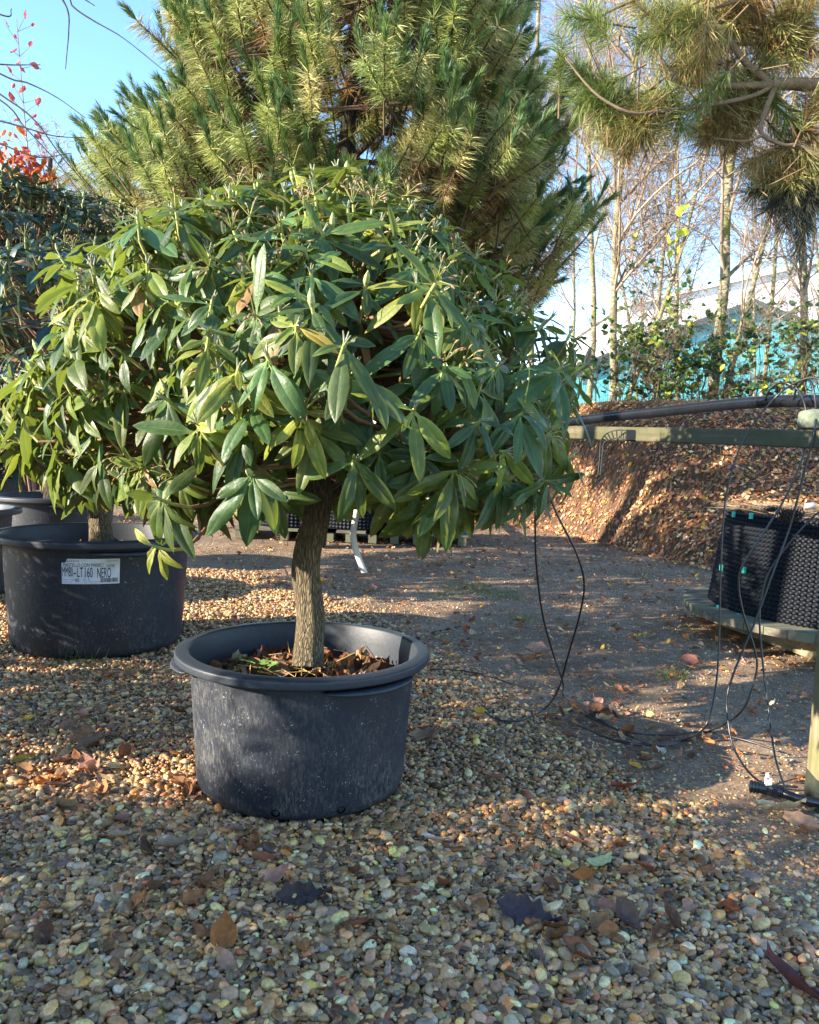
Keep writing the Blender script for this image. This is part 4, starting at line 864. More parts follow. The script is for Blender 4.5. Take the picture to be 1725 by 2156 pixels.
def bare_tree(px, py, Y, h, rad, seed, label, name='birch_tree', cat='birch tree', params=BIRCH, lean=(0, 0), colt=(.25, .19, .14), group='bare trees behind the bank', trunk=True):
    r = rg(seed); p = P(px, py, Y); p[2] = Hgt(p[0], p[1]) - .05; out = []
    grow(p, nrm([lean[0], lean[1], 1.0]), h, rad, 0, r, out, params); root = empty(name, p, label, cat, group)
    A = np.array([o[0] for o in out]); B = np.array([o[1] for o in out]); r0 = np.array([o[2] for o in out]); r1 = np.array([o[3] for o in out]); lv = np.array([o[4] for o in out])
    g = Geo(); q = lv == 0; pts = np.vstack([A[q], B[q][-1:]]); tube(g, pts, np.append(r0[q], r1[q][-1]), 12); o = g.build('trunk', M['birch']); o.parent = root; o.location = -Vector(p)
    g = Geo()
    for k, sd_ in ((1, 6), (2, 4), (3, 3), (4, 3)):
        q = lv == k
        if q.any(): segs(g, A[q], B[q], r0[q], r1[q], sd_, np.array([colt]) * r.uniform(.6, 1.3, (q.sum(), 1)) * (1.25 if k == 1 else 1))
    o = g.build('branches', M['twig']); o.parent = root; o.location = -Vector(p); return root
bare_tree(1292, 850, 17, 14, .085, 31, 'birch with pale trunk standing just right of the middle pine', lean=(-.01, 0))
bare_tree(1312, 850, 16.6, 9, .055, 32, 'slim leaning birch stem touching the pale birch right of the middle pine', lean=(.22, 0))
bare_tree(1497, 850, 15.5, 14, .105, 33, 'thickest pale birch, between the two halves of the teal shed', lean=(.02, 0))
bare_tree(1515, 850, 15.2, 7.5, .06, 34, 'small forked birch growing against the thickest birch', lean=(.20, .02))
bare_tree(1690, 850, 16, 13, .08, 35, 'birch by the right edge above the stone on the rail', lean=(.02, 0))
bare_tree(1430, 850, 18, 12, .055, 36, 'thin bare birch left of the thickest birch', lean=(-.03, 0))
bare_tree(1240, 850, 19, 15, .07, 37, 'birch hidden low behind the right side of the middle pine', lean=(-.02, 0))
bare_tree(1600, 850, 20, 13, .06, 38, 'distant thin birch in front of the shed gable', lean=(.0, 0))
bare_tree(1120, 850, 20, 16, .08, 39, 'tall bare birch rising behind the right shoulder of the middle pine', lean=(-.03, 0))
bare_tree(1380, 850, 23, 16, .07, 60, 'tall distant birch seen through the gap right of the pine', lean=(.02, 0))
for q_, (px, Y, h, sd_) in enumerate([(1200, 27, 16, 91), (1350, 30, 17, 92), (1740, 27, 15, 96), (1590, 34, 17, 98)]):
    bare_tree(px, 850, Y, h, .06, sd_, 'slender far birch in the twiggy thicket between the pines, ' + ['leftmost of the row', 'second from the left', 'cut by the right edge', 'second from the right edge'][q_], lean=(.02 * (-1) ** q_, 0), params=dict(BIRCH, minr=.005, nb=[2.2, 1.4, 1.2, .8]), colt=(.25, .19, .17))
FAR = dict(BIRCH); FAR['minr'] = .006; FAR['st'] = [.15, .1, 0, 0, 0]
bare_tree(150, 960, 26, 9.0, .12, 41, 'distant purple-grey bare tree at upper left', 'bare_tree', 'bare tree', FAR, colt=(.34, .27, .27))
bare_tree(235, 960, 28, 9.2, .12, 42, 'distant bare tree left beside the background pine', 'bare_tree', 'bare tree', FAR, colt=(.34, .28, .28))
bare_tree(50, 960, 27, 7.5, .12, 43, 'distant bare tree behind the orange shrub', 'bare_tree', 'bare tree', FAR, colt=(.34, .27, .27))
# dense thorny undergrowth on top of the bank
THORN = dict(nseg=[8, 6, 5, 3], wig=[.12, .2, .25, .3], up=[.03, .02, 0, 0], tap=[.3, .3, .4, .4], minr=.0022, lev=3, st=[.1, 0, 0, 0], nb=[1.3, 1.2, .9], ang=[(35, 75), (35, 75), (35, 80)], lr=[.5, .5, .5], rr=[.5, .55, .6])
k_ = 0
for (px, Y, h, sd_, lab) in [(1330, 14.8, 2.5, 51, 'tangled leafy shrub by the foot of the slim leaning birch'), (1400, 14.4, 2.1, 52, 'thorny shrub with yellowing leaves above the left part of the black pipe'), (1460, 15.0, 2.5, 53, 'shrub with lime-yellow leaves left of the thickest birch'), (1560, 14.5, 2.8, 54, 'dark-leaved bramble shrub before the shed gable'),
                           (1640, 14.2, 2.5, 55, 'shrub with yellow-green leaves below the right end of the shed roof'), (1720, 13.8, 2.5, 56, 'leafy shrub cut by the right edge above the rail'), (1260, 15.6, 2.7, 57, 'shrub showing between the front rhododendron and the slim leaning birch'), (1500, 15.8, 3.2, 58, 'tall thorny shrub tangled around the thickest birch'), (1680, 15.6, 3.0, 59, 'tall tangled shrub around the birch at the right edge')]:
    r = rg(sd_); p = P(px, 850, Y); p[2] = Hgt(p[0], p[1]); root = empty('shrub', p, lab, 'shrub', 'shrubs on top of the bank'); out = []
    for _ in range(4): grow(p + np.array([r.normal(0, .35), r.normal(0, .2), 0]), nrm([r.normal(0, .35), r.normal(0, .25), 1]), h * r.uniform(.6, 1), .014, 0, r, out, THORN)
    A = np.array([o[0] for o in out]); B = np.array([o[1] for o in out]); r0 = np.array([o[2] for o in out]); r1 = np.array([o[3] for o in out]); g = Geo()
    segs(g, A, B, r0, r1, 3, np.array([(.15, .11, .08)]) * r.uniform(.6, 1.6, (len(A), 1))); o = g.build('branches', M['twig']); o.parent = root; o.location = -Vector(p)
    g = Geo(); lowz = (B[:, 2] - p[2]) / h; prob = np.where(lowz < .62, .9, .12); clump = np.sin(B[:, 0] * 5 + sd_) * np.sin(B[:, 2] * 6 + sd_ * 2) > .05; q = np.where(r.random(len(B)) < prob * .40 * clump)[0]; n_ = min(len(q), 300); q = r.permutation(q)[:n_]
    pos = B[q] + r.normal(0, .03, (n_, 3)); Xv, Yv, Zv = rnd_basis(n_, r, .8); cc = np.array([(.07, .15, .045), (.05, .12, .055), (.11, .20, .05), (.40, .42, .06), (.28, .33, .06), (.04, .09, .04)])[r.choice(6, n_, p=[.24, .22, .2, .12, .1, .12])] * r.uniform(.7, 1.3, (n_, 1))
    for t in range(3): s2 = np.arange(n_) % 3 == t; T_ = LT[[5, 7, 0][t]]; inst(g, T_[0], T_[1], pos[s2], Xv[s2], Yv[s2], Zv[s2], r.uniform(.09, .17, s2.sum()), cc[s2])
    o = g.build('leaves', M['bushleaf'], None); o.parent = root; o.location = -Vector(p)
# a few lime leaves high up on a twig
r = rg(70); p = P(1425, 500, 15); g = Geo(); root = empty('sapling', (p[0], p[1], Hgt(p[0], p[1])), 'thin sapling holding a few lime-yellow leaves against the sky', 'sapling')
pts = smooth_path([(p[0] + .3, p[1], Hgt(p[0], p[1])), (p[0] + .25, p[1], 3.0), (p[0] + .05, p[1], 4.6), (p[0] + .02, p[1], 6.0)], 12); tube(g, pts, np.linspace(.014, .003, 12), 5, np.array((.2, .16, .1))); o = g.build('stem', M['twig']); o.parent = root; o.location = -root.location
g = Geo(); q = [P(px, py, 15) for (px, py) in [(1408, 505), (1420, 510), (1432, 490), (1442, 488), (1412, 535), (1428, 528), (1436, 440), (1445, 435), (1430, 448), (1410, 655), (1405, 640)]]; n_ = len(q)
Xv, Yv, Zv = rnd_basis(n_, r, 1.6); inst(g, LT[5][0], LT[5][1], np.array(q), Xv, Yv, Zv, np.full(n_, .19), np.array([(.42, .50, .06)]) * r.uniform(.8, 1.2, (n_, 1))); o = g.build('leaves', M['bushleaf']); o.parent = root; o.location = -root.location

# orange-leaved shrub with a tall whip, upper left
r = rg(71); Y = 9.5; p = P(70, 960, Y); p[2] = 0; root = empty('beech_shrub', p, 'orange-leaved shrub with one tall pinkish whip at upper left', 'shrub'); out = []
for _ in range(9): 
    t = P(r.uniform(-60, 105), r.uniform(300, 390), Y); d = nrm(t - p + r.normal(0, .1, 3)); grow(p + r.normal(0, .08, 3) * (1, 1, 0), d, np.linalg.norm(t - p) * r.uniform(.85, .98), .015, 0, r, out, dict(THORN, nb=[1.5, 1.0, .5], st=[.45, 0, 0, 0], wig=[.03, .15, .2, .3], lr=[.22, .5, .5]))
w_ = smooth_path([p, P(75, 480, Y), P(60, 330, Y), P(48, 200, Y), P(35, 40, Y)], 26); tt = np.linspace(.012, .003, 26)
for k in range(25): out.append((w_[k], w_[k + 1], tt[k], tt[k + 1], 0))
tw = []
for k in range(8, 25):
    for _ in range(2):
        d = nrm(np.array([r.normal(0, 1), r.normal(0, .6), .7])); e = w_[k] + d * r.uniform(.06, .22); out.append((w_[k], e, .004, .002, 1)); tw += [e, w_[k] * .5 + e * .5]
A = np.array([o[0] for o in out]); B = np.array([o[1] for o in out]); g = Geo(); segs(g, A, B, np.array([o[2] for o in out]), np.array([o[3] for o in out]), 4, np.array([(.24, .13, .11)]) * r.uniform(.6, 1.3, (len(A), 1))); o = g.build('branches', M['twig']); o.parent = root; o.location = -Vector(p)
q = [b_ for b_ in B if b_[2] > 2.0]; q = np.array(q); q = q[q[:, 2] > 2.9]; q = q[r.integers(0, len(q), 1200)] + r.normal(0, .10, (1200, 3)); low = (q[:, 2] < P(70, 250, Y)[2] - .5 * r.random(len(q))) & (q[:, 0] < P(115, 300, Y)[0]); q = q[low]; q = np.vstack([q, np.array(tw)[::2] + r.normal(0, .01, (len(tw[::2]), 3))]); n_ = len(q); Xv, Yv, Zv = rnd_basis(n_, r, 1.2)
cc = np.array([(.62, .17, .03), (.55, .12, .03), (.68, .26, .05), (.40, .10, .05)])[r.integers(0, 4, n_)] * r.uniform(.7, 1.2, (n_, 1)); cc[-len(tw[::2]):] = np.array([(.50, .12, .12)]) * r.uniform(.7, 1.2, (len(tw[::2]), 1))
g = Geo()
for t in range(2): s2 = np.arange(n_) % 2 == t; inst(g, LT[t][0], LT[t][1], q[s2], Xv[s2], Yv[s2], Zv[s2], r.uniform(.07, .13, s2.sum()), cc[s2])
o = g.build('leaves', M['bushleaf']); o.parent = root; o.location = -Vector(p)
# overhanging twigs of a tree outside the frame, top left
g = Geo(); base = np.array([-3.2, 2.6, 0.0]); root = empty('bare_tree', base, 'bare tree outside the left edge with thin twigs reaching into the top left corner', 'bare tree')
for pts in [[(-260, -200), (100, -40), (155, 15), (200, 45), (260, 80), (345, 148)], [(120, -20), (142, 20), (145, 60), (138, 145)], [(-200, 40), (0, 155), (60, 175), (120, 205), (180, 248)], [(-200, 60), (0, 198), (70, 250), (130, 330), (190, 400), (245, 490)], [(-200, 90), (0, 210), (50, 265), (110, 330), (165, 400)], [(-150, 120), (0, 135), (85, 136)], [(-100, 230), (30, 262), (110, 285), (180, 290)], [(-200, -60), (0, 30), (25, 18)], [(-100, 260), (0, 302), (80, 330), (150, 322)], [(150, -20), (200, 12)]]:
    Q = smooth_path([P(a, b_, 3.4) for a, b_ in pts], 22); tube(g, Q, np.linspace(.0045, .0016, 22), 6, np.array((.07, .05, .045)), wob=.3, rng=rg(5))
lim = smooth_path([P(-260, -200, 3.4), base + (-.3, .4, 2.9), base + (0, 0, 1.6)], 12)
tube(g, lim, np.linspace(.02, .06, 12), 8, np.array((.10, .08, .065))); tube(g, [P(-200, 60, 3.4), base + (-.1, .2, 2.2), base + (0, 0, 1.2)], [.012, .03, .04], 8, np.array((.10, .08, .065)))
o = g.build('branches', M['twig']); o.parent = root; o.location = -Vector(base)
g = Geo(); tube(g, [base, base + (0, 0, 1.2), base + (.03, 0, 2.4), base + (-.2, -.2, 5)], [.09, .075, .065, .03], 14); o = g.build('trunk', M['birch']); o.parent = root; o.location = -Vector(base)

# ------------------------------------------------------------------ sheds behind
def cladding(name, c, vscale):
    m, n, l, b = mat(name); tc = N(n, 'ShaderNodeTexCoord'); wv = N(n, 'ShaderNodeTexWave', wave_type='BANDS', bands_direction='X'); wv.inputs['Scale'].default_value = vscale; wv.inputs['Distortion'].default_value = 0; l.new(tc.outputs['Object'], wv.inputs[0])
    nz = noise(n, l, tc.outputs['Object'], .5, 4); r_ = ramp(n, l, nz.outputs[0], [(.3, tuple(x * .85 for x in c)), (.7, c)]); l.new(r_.outputs[0], b.inputs['Base Color']); b.inputs['Roughness'].default_value = .45; bump(n, l, wv.outputs[0], b, .25, .03); return m
M['teal'] = cladding('teal_cladding', (.12, .46, .50), 3.0); M['whiteclad'] = cladding('white_cladding', (.78, .79, .80), 2.0); M['darktrim'] = plain('dark_trim', (.05, .09, .10), .5)
def shed(name, label, xl, xa, xr, zl, za, zr, y0, y1, wallm, roofm, trimm, doors=True):
    g0 = (xa, y0, 0); root = empty(name, g0, label, 'building')
    def rel(V): return np.array(V, float) - np.array(g0)
    g = Geo()
    g.add(rel([(xl, y0, 0), (xr, y0, 0), (xr, y0, zr), (xa, y0, za), (xl, y0, zl)]), [[0, 1, 2, 3, 4]]); g.add(rel([(xl, y1, 0), (xr, y1, 0), (xr, y1, zr), (xa, y1, za), (xl, y1, zl)]), [[4, 3, 2, 1, 0]])
    g.add(rel([(xl, y0, 0), (xl, y0, zl), (xl, y1, zl), (xl, y1, 0)]), [[0, 1, 2, 3]]); g.add(rel([(xr, y0, 0), (xr, y0, zr), (xr, y1, zr), (xr, y1, 0)]), [[3, 2, 1, 0]]); g.build('wall', wallm, root, smooth=False)
    g = Geo(); o = .5; t = .18
    for (xa_, za_, xb_, zb_) in ((xl, zl, xa, za), (xa, za, xr, zr)):
        s = 1 if xb_ == xa else 0; dx = -o if s else 0; ex_ = 0 if s else o; sl_ = (zb_ - za_) / (xb_ - xa_)
        A = [(xa_ + dx, za_ + dx * sl_), (xb_ + ex_, zb_ + ex_ * sl_)]
        V = [(A[0][0], y0 - .4, A[0][1] + .02), (A[1][0], y0 - .4, A[1][1] + .02), (A[1][0], y1 + .4, A[1][1] + .02), (A[0][0], y1 + .4, A[0][1] + .02)]; V += [(a, b_, c + t) for a, b_, c in V]
        g.add(rel(V), [[0, 3, 2, 1], [4, 5, 6, 7], [0, 1, 5, 4], [2, 3, 7, 6], [1, 2, 6, 5], [3, 0, 4, 7]])
    g.build('roof', roofm, root, smooth=False)
    g = Geo()
    for (xa_, za_, xb_, zb_) in ((xl - o, zl - o * (za - zl) / (xa - xl), xa, za), (xa, za, xr + o, zr + o * (zr - za) / (xr - xa))):
        V = [(xa_, y0 - .46, za_ - .25), (xb_, y0 - .46, zb_ - .25), (xb_, y0 - .46, zb_ + .1), (xa_, y0 - .46, za_ + .1)]; V += [(a, b_ + .05, c) for a, b_, c in V]; g.add(rel(V), [[0, 1, 2, 3], [7, 6, 5, 4], [0, 4, 5, 1], [3, 2, 6, 7], [1, 5, 6, 2], [4, 0, 3, 7]])
    g.build('verge_trim', trimm, root, smooth=False)
    if doors:
        g = Geo(); w_ = (xr - xl) * .12; xc = xa - (xa - xl) * .25; box(g, rel([(xc, y0 - .04, 1.9)])[0], (w_, .06, 3.8)); g.build('door', M['whiteclad'], root, smooth=False)
YB = 46.0
a_ = P(1583, 636, YB); l_ = P(1205, 775, YB); r_x = 2 * a_[0] - l_[0]
shed('teal_shed', 'teal clad shed with a low gable seen through the birches', l_[0], a_[0], r_x, l_[2], a_[2], l_[2] + .4, YB, YB + 30, M['teal'], M['whiteclad'], M['darktrim'])
c1 = P(1320, 640, 85); c2 = P(1725, 560, 85)
shed('white_warehouse', 'large white warehouse rising behind the teal shed', c1[0], c2[0] + 6, c2[0] + 36, c1[2], c2[2] + 2.0, c1[2], 85, 120, M['whiteclad'], M['whiteclad'], M['whiteclad'], False)

# ------------------------------------------------------------------ air-pot on its wooden disc
AC = np.array([P(1790, 1300, 4.9)[0], 4.9, 0]); AR = .80; DZ = .155
ap = empty('dimpled_pot', AC + (0, 0, DZ + .022), 'large black dimpled tree container with turquoise clips on the round wooden disc at right', 'plant pot')
def dimple_pot(root, R0, R1, H_, rows, cols, m_, res=8, arc=(0, 2 * math.pi)):
    nu, nv = cols * res, rows * res; a = np.linspace(arc[0], arc[1], nu, endpoint=False); v = np.linspace(0, 1, nv + 1); A, Vv = np.meshgrid(a, v)
    cu = (A - arc[0]) / (arc[1] - arc[0]) * cols; rv = Vv * rows
    def bumpf(off): 
        du = (cu + off) % 1 - .5; dv = (rv + off) % 1 - .5; return np.sqrt(du ** 2 + dv ** 2)
    d1 = bumpf(0); d2 = bumpf(.5); h = np.clip(1 - d1 / .33, 0, .72) / .72; h2 = np.clip(1 - d2 / .33, 0, .72) / .72
    rad = R0 + (R1 - R0) * Vv + .018 * h - .010 * h2
    V = np.stack([rad * np.cos(A), rad * np.sin(A), Vv * H_], -1); g = Geo(); i = np.arange(nv)[:, None] * nu; j = np.arange(nu)[None]; j2 = (j + 1) % nu
    g.add(V.reshape(-1, 3), np.stack([i + j, i + j2, i + nu + j2, i + nu + j], -1).reshape(-1, 4)); o = g.build('wall', m_, root, smooth=False); return o
dimple_pot(ap, AR, AR - .075, .57, 22, 156, M['airpot'], 6)
g = Geo(); lathe(g, [(AR - .10, .53), (.5, .545), (0, .57)], 64); g.V[0][:, 2] += rg(4).normal(0, .006, len(g.V[0])); g.build('soil', M['soil'], ap)
for (px, py) in [(1545, 1083), (1582, 1086), (1519, 1195), (1567, 1200), (1513, 1280), (1555, 1298)]:
    v = ray(px, py); c = AC; zz = 1.0
    zz_ = None
    A_ = v[0] ** 2 + v[1] ** 2
    rr_ = AR - .01
    for _ in range(4):
        B_ = 2 * (v[0] * -c[0] + v[1] * -c[1]); C_ = c[0] ** 2 + c[1] ** 2 - rr_ ** 2; disc = max(B_ * B_ - 4 * A_ * C_, 0); t = (-B_ - math.sqrt(disc)) / (2 * A_); p = np.array([0, 0, CAM_H]) + v * t; rr_ = AR - .075 * (p[2] - DZ - .022) / .56 + .024
    a = math.atan2(p[1] - c[1], p[0] - c[0]); rot = np.array([[math.cos(a), -math.sin(a), 0], [math.sin(a), math.cos(a), 0], [0, 0, 1]]); g = Geo(); box(g, p - np.array(ap.location), (.014, .020, .034), rot); g.build('clip', M['clip'], ap, smooth=False)
# litter on top of the container
r = rg(81); g = Geo(); n_ = 1500; a = r.random(n_) * 6.28; rad = np.sqrt(r.random(n_)) * (AR - .10); p0 = np.stack([AC[0] + rad * np.cos(a), AC[1] + rad * np.sin(a), np.full(n_, DZ + .595) + .02 * r.random(n_)], 1); b_ = r.random(n_) * 6.28; L = r.uniform(.08, .2, n_)
p1 = p0 + np.stack([np.cos(b_) * L, np.sin(b_) * L, r.uniform(-.01, .03, n_)], 1); segs(g, p0, p1, np.full(n_, .0016), np.full(n_, .001), 3, np.array([(.42, .30, .18)]) * r.uniform(.5, 1.3, (n_, 1)))
n_ = 260; a = r.random(n_) * 6.28; rad = np.sqrt(r.random(n_)) * (AR - .12); Xv, Yv, Zv = rnd_basis(n_, r, .5); k = LT[0]; inst(g, k[0], k[1], np.stack([AC[0] + rad * np.cos(a), AC[1] + rad * np.sin(a), np.full(n_, DZ + .60)], 1), Xv, Yv, Zv, r.uniform(.05, .09, n_), leafcols(n_, r, .1))
tag(g.build('dead_needles', M['litter'], smooth=False), 'straw coloured dead needles and leaves on top of the dimpled container', 'leaf litter', kind='stuff')
# pine cones
def cone(p, s, label):
    root_g = Geo(); r = rg(3); n_ = 90; k = np.arange(n_); ph = k * 2.39996; t = k / n_; rad = s * .48 * np.sin(math.pi * (t * .9 + .08)) ** .7; z = (t - .5) * s * 1.5
    T = np.array([(-.5, 0, 0), (.5, 0, 0), (.35, .9, .25), (-.35, .9, .25), (0, .6, .5)]); Fa = [[0, 1, 2], [0, 2, 3], [0, 4, 1], [2, 4, 3], [1, 4, 2], [3, 4, 0]]
    Yv = nrm(np.stack([np.cos(ph), np.sin(ph), .5 + 0 * ph], 1)); Xv = np.stack([-np.sin(ph), np.cos(ph), 0 * ph], 1); Zv = np.cross(Xv, Yv); inst(root_g, T, Fa, np.stack([rad * .6 * np.cos(ph), rad * .6 * np.sin(ph), z], 1), Xv, Yv, Zv, np.full(n_, s * .26), np.array([(.07, .055, .045)]) * r.uniform(.6, 1.3, (n_, 1)))
    V, Fq = ico(2); root_g.add(V * np.array([.33, .33, .62]) * s, Fq, np.array((.05, .04, .03))); o = root_g.build('pine_cone', M['twig'], smooth=False); o.location = tuple(p); o.rotation_euler = (R(80), 0, R(60)); tag(o, label, 'pine cone', 'pine cones on the dimpled container')
p = P(1665, 1072, 4.25); cone((p[0] , 4.25, DZ + .63), .085, 'larger dark pine cone on the near rim of the dimpled container')
p = P(1628, 1055, 4.7); cone((p[0], 4.7, DZ + .62), .06, 'smaller dark pine cone lying farther back on the dimpled container')
# white cup-like scrap
p = P(1695, 1052, 4.9); g = Geo(); lathe(g, [(.026, 0), (.030, .02), (.034, .055), (.032, .055), (.028, .02), (.0, .004)], 24); o = g.build('plastic_cup', plain('dull_white_cup', (.45, .45, .43), .6, .3)); o.location = (p[0], p[1], DZ + .635); o.rotation_euler = (R(80), R(15), R(70)); o.scale = (1, .7, 1); tag(o, 'crushed white plastic cup lying on the dimpled container', 'cup')
# round wooden disc: planks cut to a circle, bearers below
dc = empty('cable_drum_end', AC + (0, 0, 0), 'round weathered plank disc on timber bearers under the dimpled container', 'wooden disc'); DR = .96
rot = R(12); ca, sa = math.cos(rot), math.sin(rot); wd = .112; k = -8; yv = -DR
RT = np.array([[ca, -sa, 0], [sa, ca, 0], [0, 0, 1]])
while yv < DR - .01:
    y2 = min(yv + wd, DR); g = Geo(); ys = np.linspace(yv + .003, y2 - .003, 5); xr_ = np.sqrt(np.maximum(DR ** 2 - ys ** 2, .0009)); top_ = [(-x_, y_) for x_, y_ in zip(xr_, ys)] + [(x_, y_) for x_, y_ in zip(xr_[::-1], ys[::-1])]
    m_ = len(top_); dz = rg(int(yv * 100) + 300).normal(0, .0015); V = np.array([(a_x, a_y, DZ + .02 + dz) for a_x, a_y in top_] + [(a_x, a_y, DZ - .025) for a_x, a_y in top_]) @ RT.T
    g.add(V, [list(range(m_))[::-1]]); g.add(V, [list(range(m_, 2 * m_))]); g.add(V, [[q, (q + 1) % m_, m_ + (q + 1) % m_, m_ + q] for q in range(m_)]); g.build('plank', M['disc'], dc, smooth=False); yv = y2
for xo in (-.55, .1, .65):
    g = Geo(); box(g, np.array([xo, 0, (DZ - .027) / 2]) @ RT.T, (.10, 1.5 if xo else 1.8, DZ - .028), RT); g.build('bearer', M['rawwood'], dc, smooth=False)

# black dimpled pots far behind the trunk
for (px, lab, wv) in [(615, 'distant black mesh container on a pallet, seen left of the front trunk', .42), (745, 'distant black mesh container on a pallet, seen right of the front trunk', .42), (880, 'distant black mesh container on a pallet, mostly hidden by hanging leaves', .42)]:
    c = P(px, 1075, 9.6); root = empty('mesh_pot', (c[0], c[1], .13), lab, 'plant pot', 'black mesh containers far behind'); dimple_pot(root, wv, wv - .02, .55, 14, 60, M['airpot'], 4)
    g = Geo(); lathe(g, [(wv - .03, .52), (0, .55)], 32); g.build('soil', M['soil'], root)
    pr_ = empty('pallet', (c[0], c[1], 0), lab.replace('black mesh container on a pallet', 'wooden pallet carrying a mesh container'), 'pallet', 'pallets far behind')
    for q in range(6): g = Geo(); box(g, (0, -.5 + q * .2, .115), (1.15, .12, .022)); g.build('board', M['disc'], pr_, smooth=False)
    for q in (-.5, 0, .5): g = Geo(); box(g, (q, 0, .052), (.09, 1.1, .10)); g.build('bearer', M['disc'], pr_, smooth=False)

# ------------------------------------------------------------------ rail, post, pipes, strap
def beam(name, A, B, hh, ww, m_, label, cat, rollv=0):
    A = np.array(A); B = np.array(B); d = B - A; L = np.linalg.norm(d); X = d / L; Yv = nrm(np.cross([0, 0, 1], X)); Z = np.cross(X, Yv); g = Geo(); rt = np.stack([X, Yv, Z], 1)
    nseg = 30; prof = np.array([(ww / 2, -hh / 2 + .004), (ww / 2, hh / 2 - .004), (ww / 2 - .004, hh / 2), (-ww / 2 + .004, hh / 2), (-ww / 2, hh / 2 - .004), (-ww / 2, -hh / 2 + .004), (-ww / 2 + .004, -hh / 2), (ww / 2 - .004, -hh / 2)])
    V = np.array([[-L / 2 + L * s / nseg, p_[0], p_[1]] for s in range(nseg + 1) for p_ in prof]); g.add(V, [[s * 8 + k, s * 8 + (k + 1) % 8, s * 8 + 8 + (k + 1) % 8, s * 8 + 8 + k] for s in range(nseg) for k in range(8)])
    g.add(V[:8], [list(range(8))[::-1]]); g.add(V[-8:], [list(range(8))]); o = g.build(name, m_, smooth=False); o.matrix_world = Matrix(np.vstack([np.hstack([rt, ((A + B) / 2)[:, None]]), [0, 0, 0, 1]]).tolist()); tag(o, label, cat); return o
r1 = P(1760, 926, 2.75); r0 = P(1190, 910, 4.3); dv = (r0 - r1) / (r0[1] - r1[1])
RA = r1 - dv * .35; RB_ = r1 + dv * 3.1
beam('wooden_rail', RA, RB_, .063, .045, M['rail'], 'long horizontal mossy green timber rail at right', 'rail')
pb = G(1725, 1690); PC = np.array([pb[0] + .015, pb[1], 0])
pt = empty('wooden_post', PC, 'square weathered timber post with damp dark foot at the right edge', 'post'); g = Geo(); wv = .045
pf = np.array([(wv, -wv + .012), (wv, wv - .012), (wv - .005, wv - .004), (wv - .012, wv), (-wv + .012, wv), (-wv, wv - .012), (-wv, -wv + .012), (-wv + .012, -wv), (wv - .012, -wv)]); zs = np.linspace(-.1, 1.22, 30)
V = np.array([[a + .01 * z, b_, z] for z in zs for a, b_ in pf]); m_ = len(pf); g.add(V, [[s * m_ + k, s * m_ + (k + 1) % m_, s * m_ + m_ + (k + 1) % m_, s * m_ + m_ + k] for s in range(len(zs) - 1) for k in range(m_)]); g.add(V[-m_:], [list(range(m_))]); g.build('shaft', M['post'], pt, smooth=True)
g = Geo(); V = V.copy(); V[:, :2] *= 1.04; q = V[:, 2] < .09; V2 = V[q]; zc = len(V2) // m_; V2[-m_:, 2] += .02 * rg(2).random(m_)
g.add(V2, [[s * m_ + k, s * m_ + (k + 1) % m_, s * m_ + m_ + (k + 1) % m_, s * m_ + m_ + k] for s in range(zc - 1) for k in range(m_)]); g.build('damp_foot', plain('wet_dark_wood', (.035, .04, .028), .8, .3, 30), pt, smooth=False)  # darker sleeve round the bottom of the shaft
# stone like mossy block sitting on the rail
p = P(1722, 884, 2.86); g = Geo(); V, Fa = ico(3); V = np.sign(V) * np.abs(V) ** .55; V = V * np.array([.062, .045, .036]); V += rg(6).normal(0, .0008, V.shape); g.add(V, Fa)
o = g.build('concrete_block', plain('lichen_concrete', (.16, .185, .13), .9, .2, 70, .8)); o.location = (p[0], p[1], p[2]); tag(o, 'grey-green lichened concrete block sitting on the rail at the right edge', 'block')
# thick black pipe above the rail
g = Geo(); pts = smooth_path([P(1120, 897, 4.6), P(1260, 881, 4.2), P(1400, 866, 3.8), P(1540, 851, 3.4), P(1640, 845, 3.15), P(1725, 845, 2.95), P(1850, 855, 2.7)], 40); tube(g, pts, .024, 16, caps=True); tag(g.build('water_pipe', M['pipe']), 'thick black water pipe running along above the wooden rail', 'pipe')
# strap buckled round the rail
sr = empty('strap', P(1325, 917, 3.78), 'black rubber ladder strap with buckle hooked on the rail', 'strap'); o0 = np.array(sr.location); g = Geo()
pth = smooth_path([P(1330, 917, 3.74), P(1300, 914, 3.78), P(1278, 921, 3.82), P(1268, 935, 3.84), P(1266, 960, 3.84), P(1262, 1000, 3.84)], 30) - o0
t_, u_, v_ = frames(pth); W2 = .013
side = np.cross(t_, np.array([0, -1.0, 0])); side = nrm(side); wdt = np.interp(np.linspace(0, 1, 30), [0, .35, .6, 1], [.020, .017, .006, .005])
for sg in (-1, 1): tube(g, pth + side * wdt[:, None] * sg, .0035, 6)
for k in range(0, 30, 2): tube(g, [pth[k] - side[k] * wdt[k], pth[k] + side[k] * wdt[k]], .003, 5)
g.build('band', M['strap'], sr)
g = Geo(); box(g, P(1331, 917, 3.72) - o0, (.052, .02, .052), bev=.006); g.build('buckle', M['strap'], sr, smooth=False)
# lower hose behind on the ground
g = Geo(); tube(g, smooth_path([P(940, 1085, 8.6), G(1040, 1098) + (0, 0, .06), G(1110, 1106) + (0, 0, .04), G(1172, 1112) + (0, 0, .03)], 20), .035, 12); tag(g.build('hose', M['pipe']), 'thick black hose lying on the ground at the foot of the bank', 'hose')
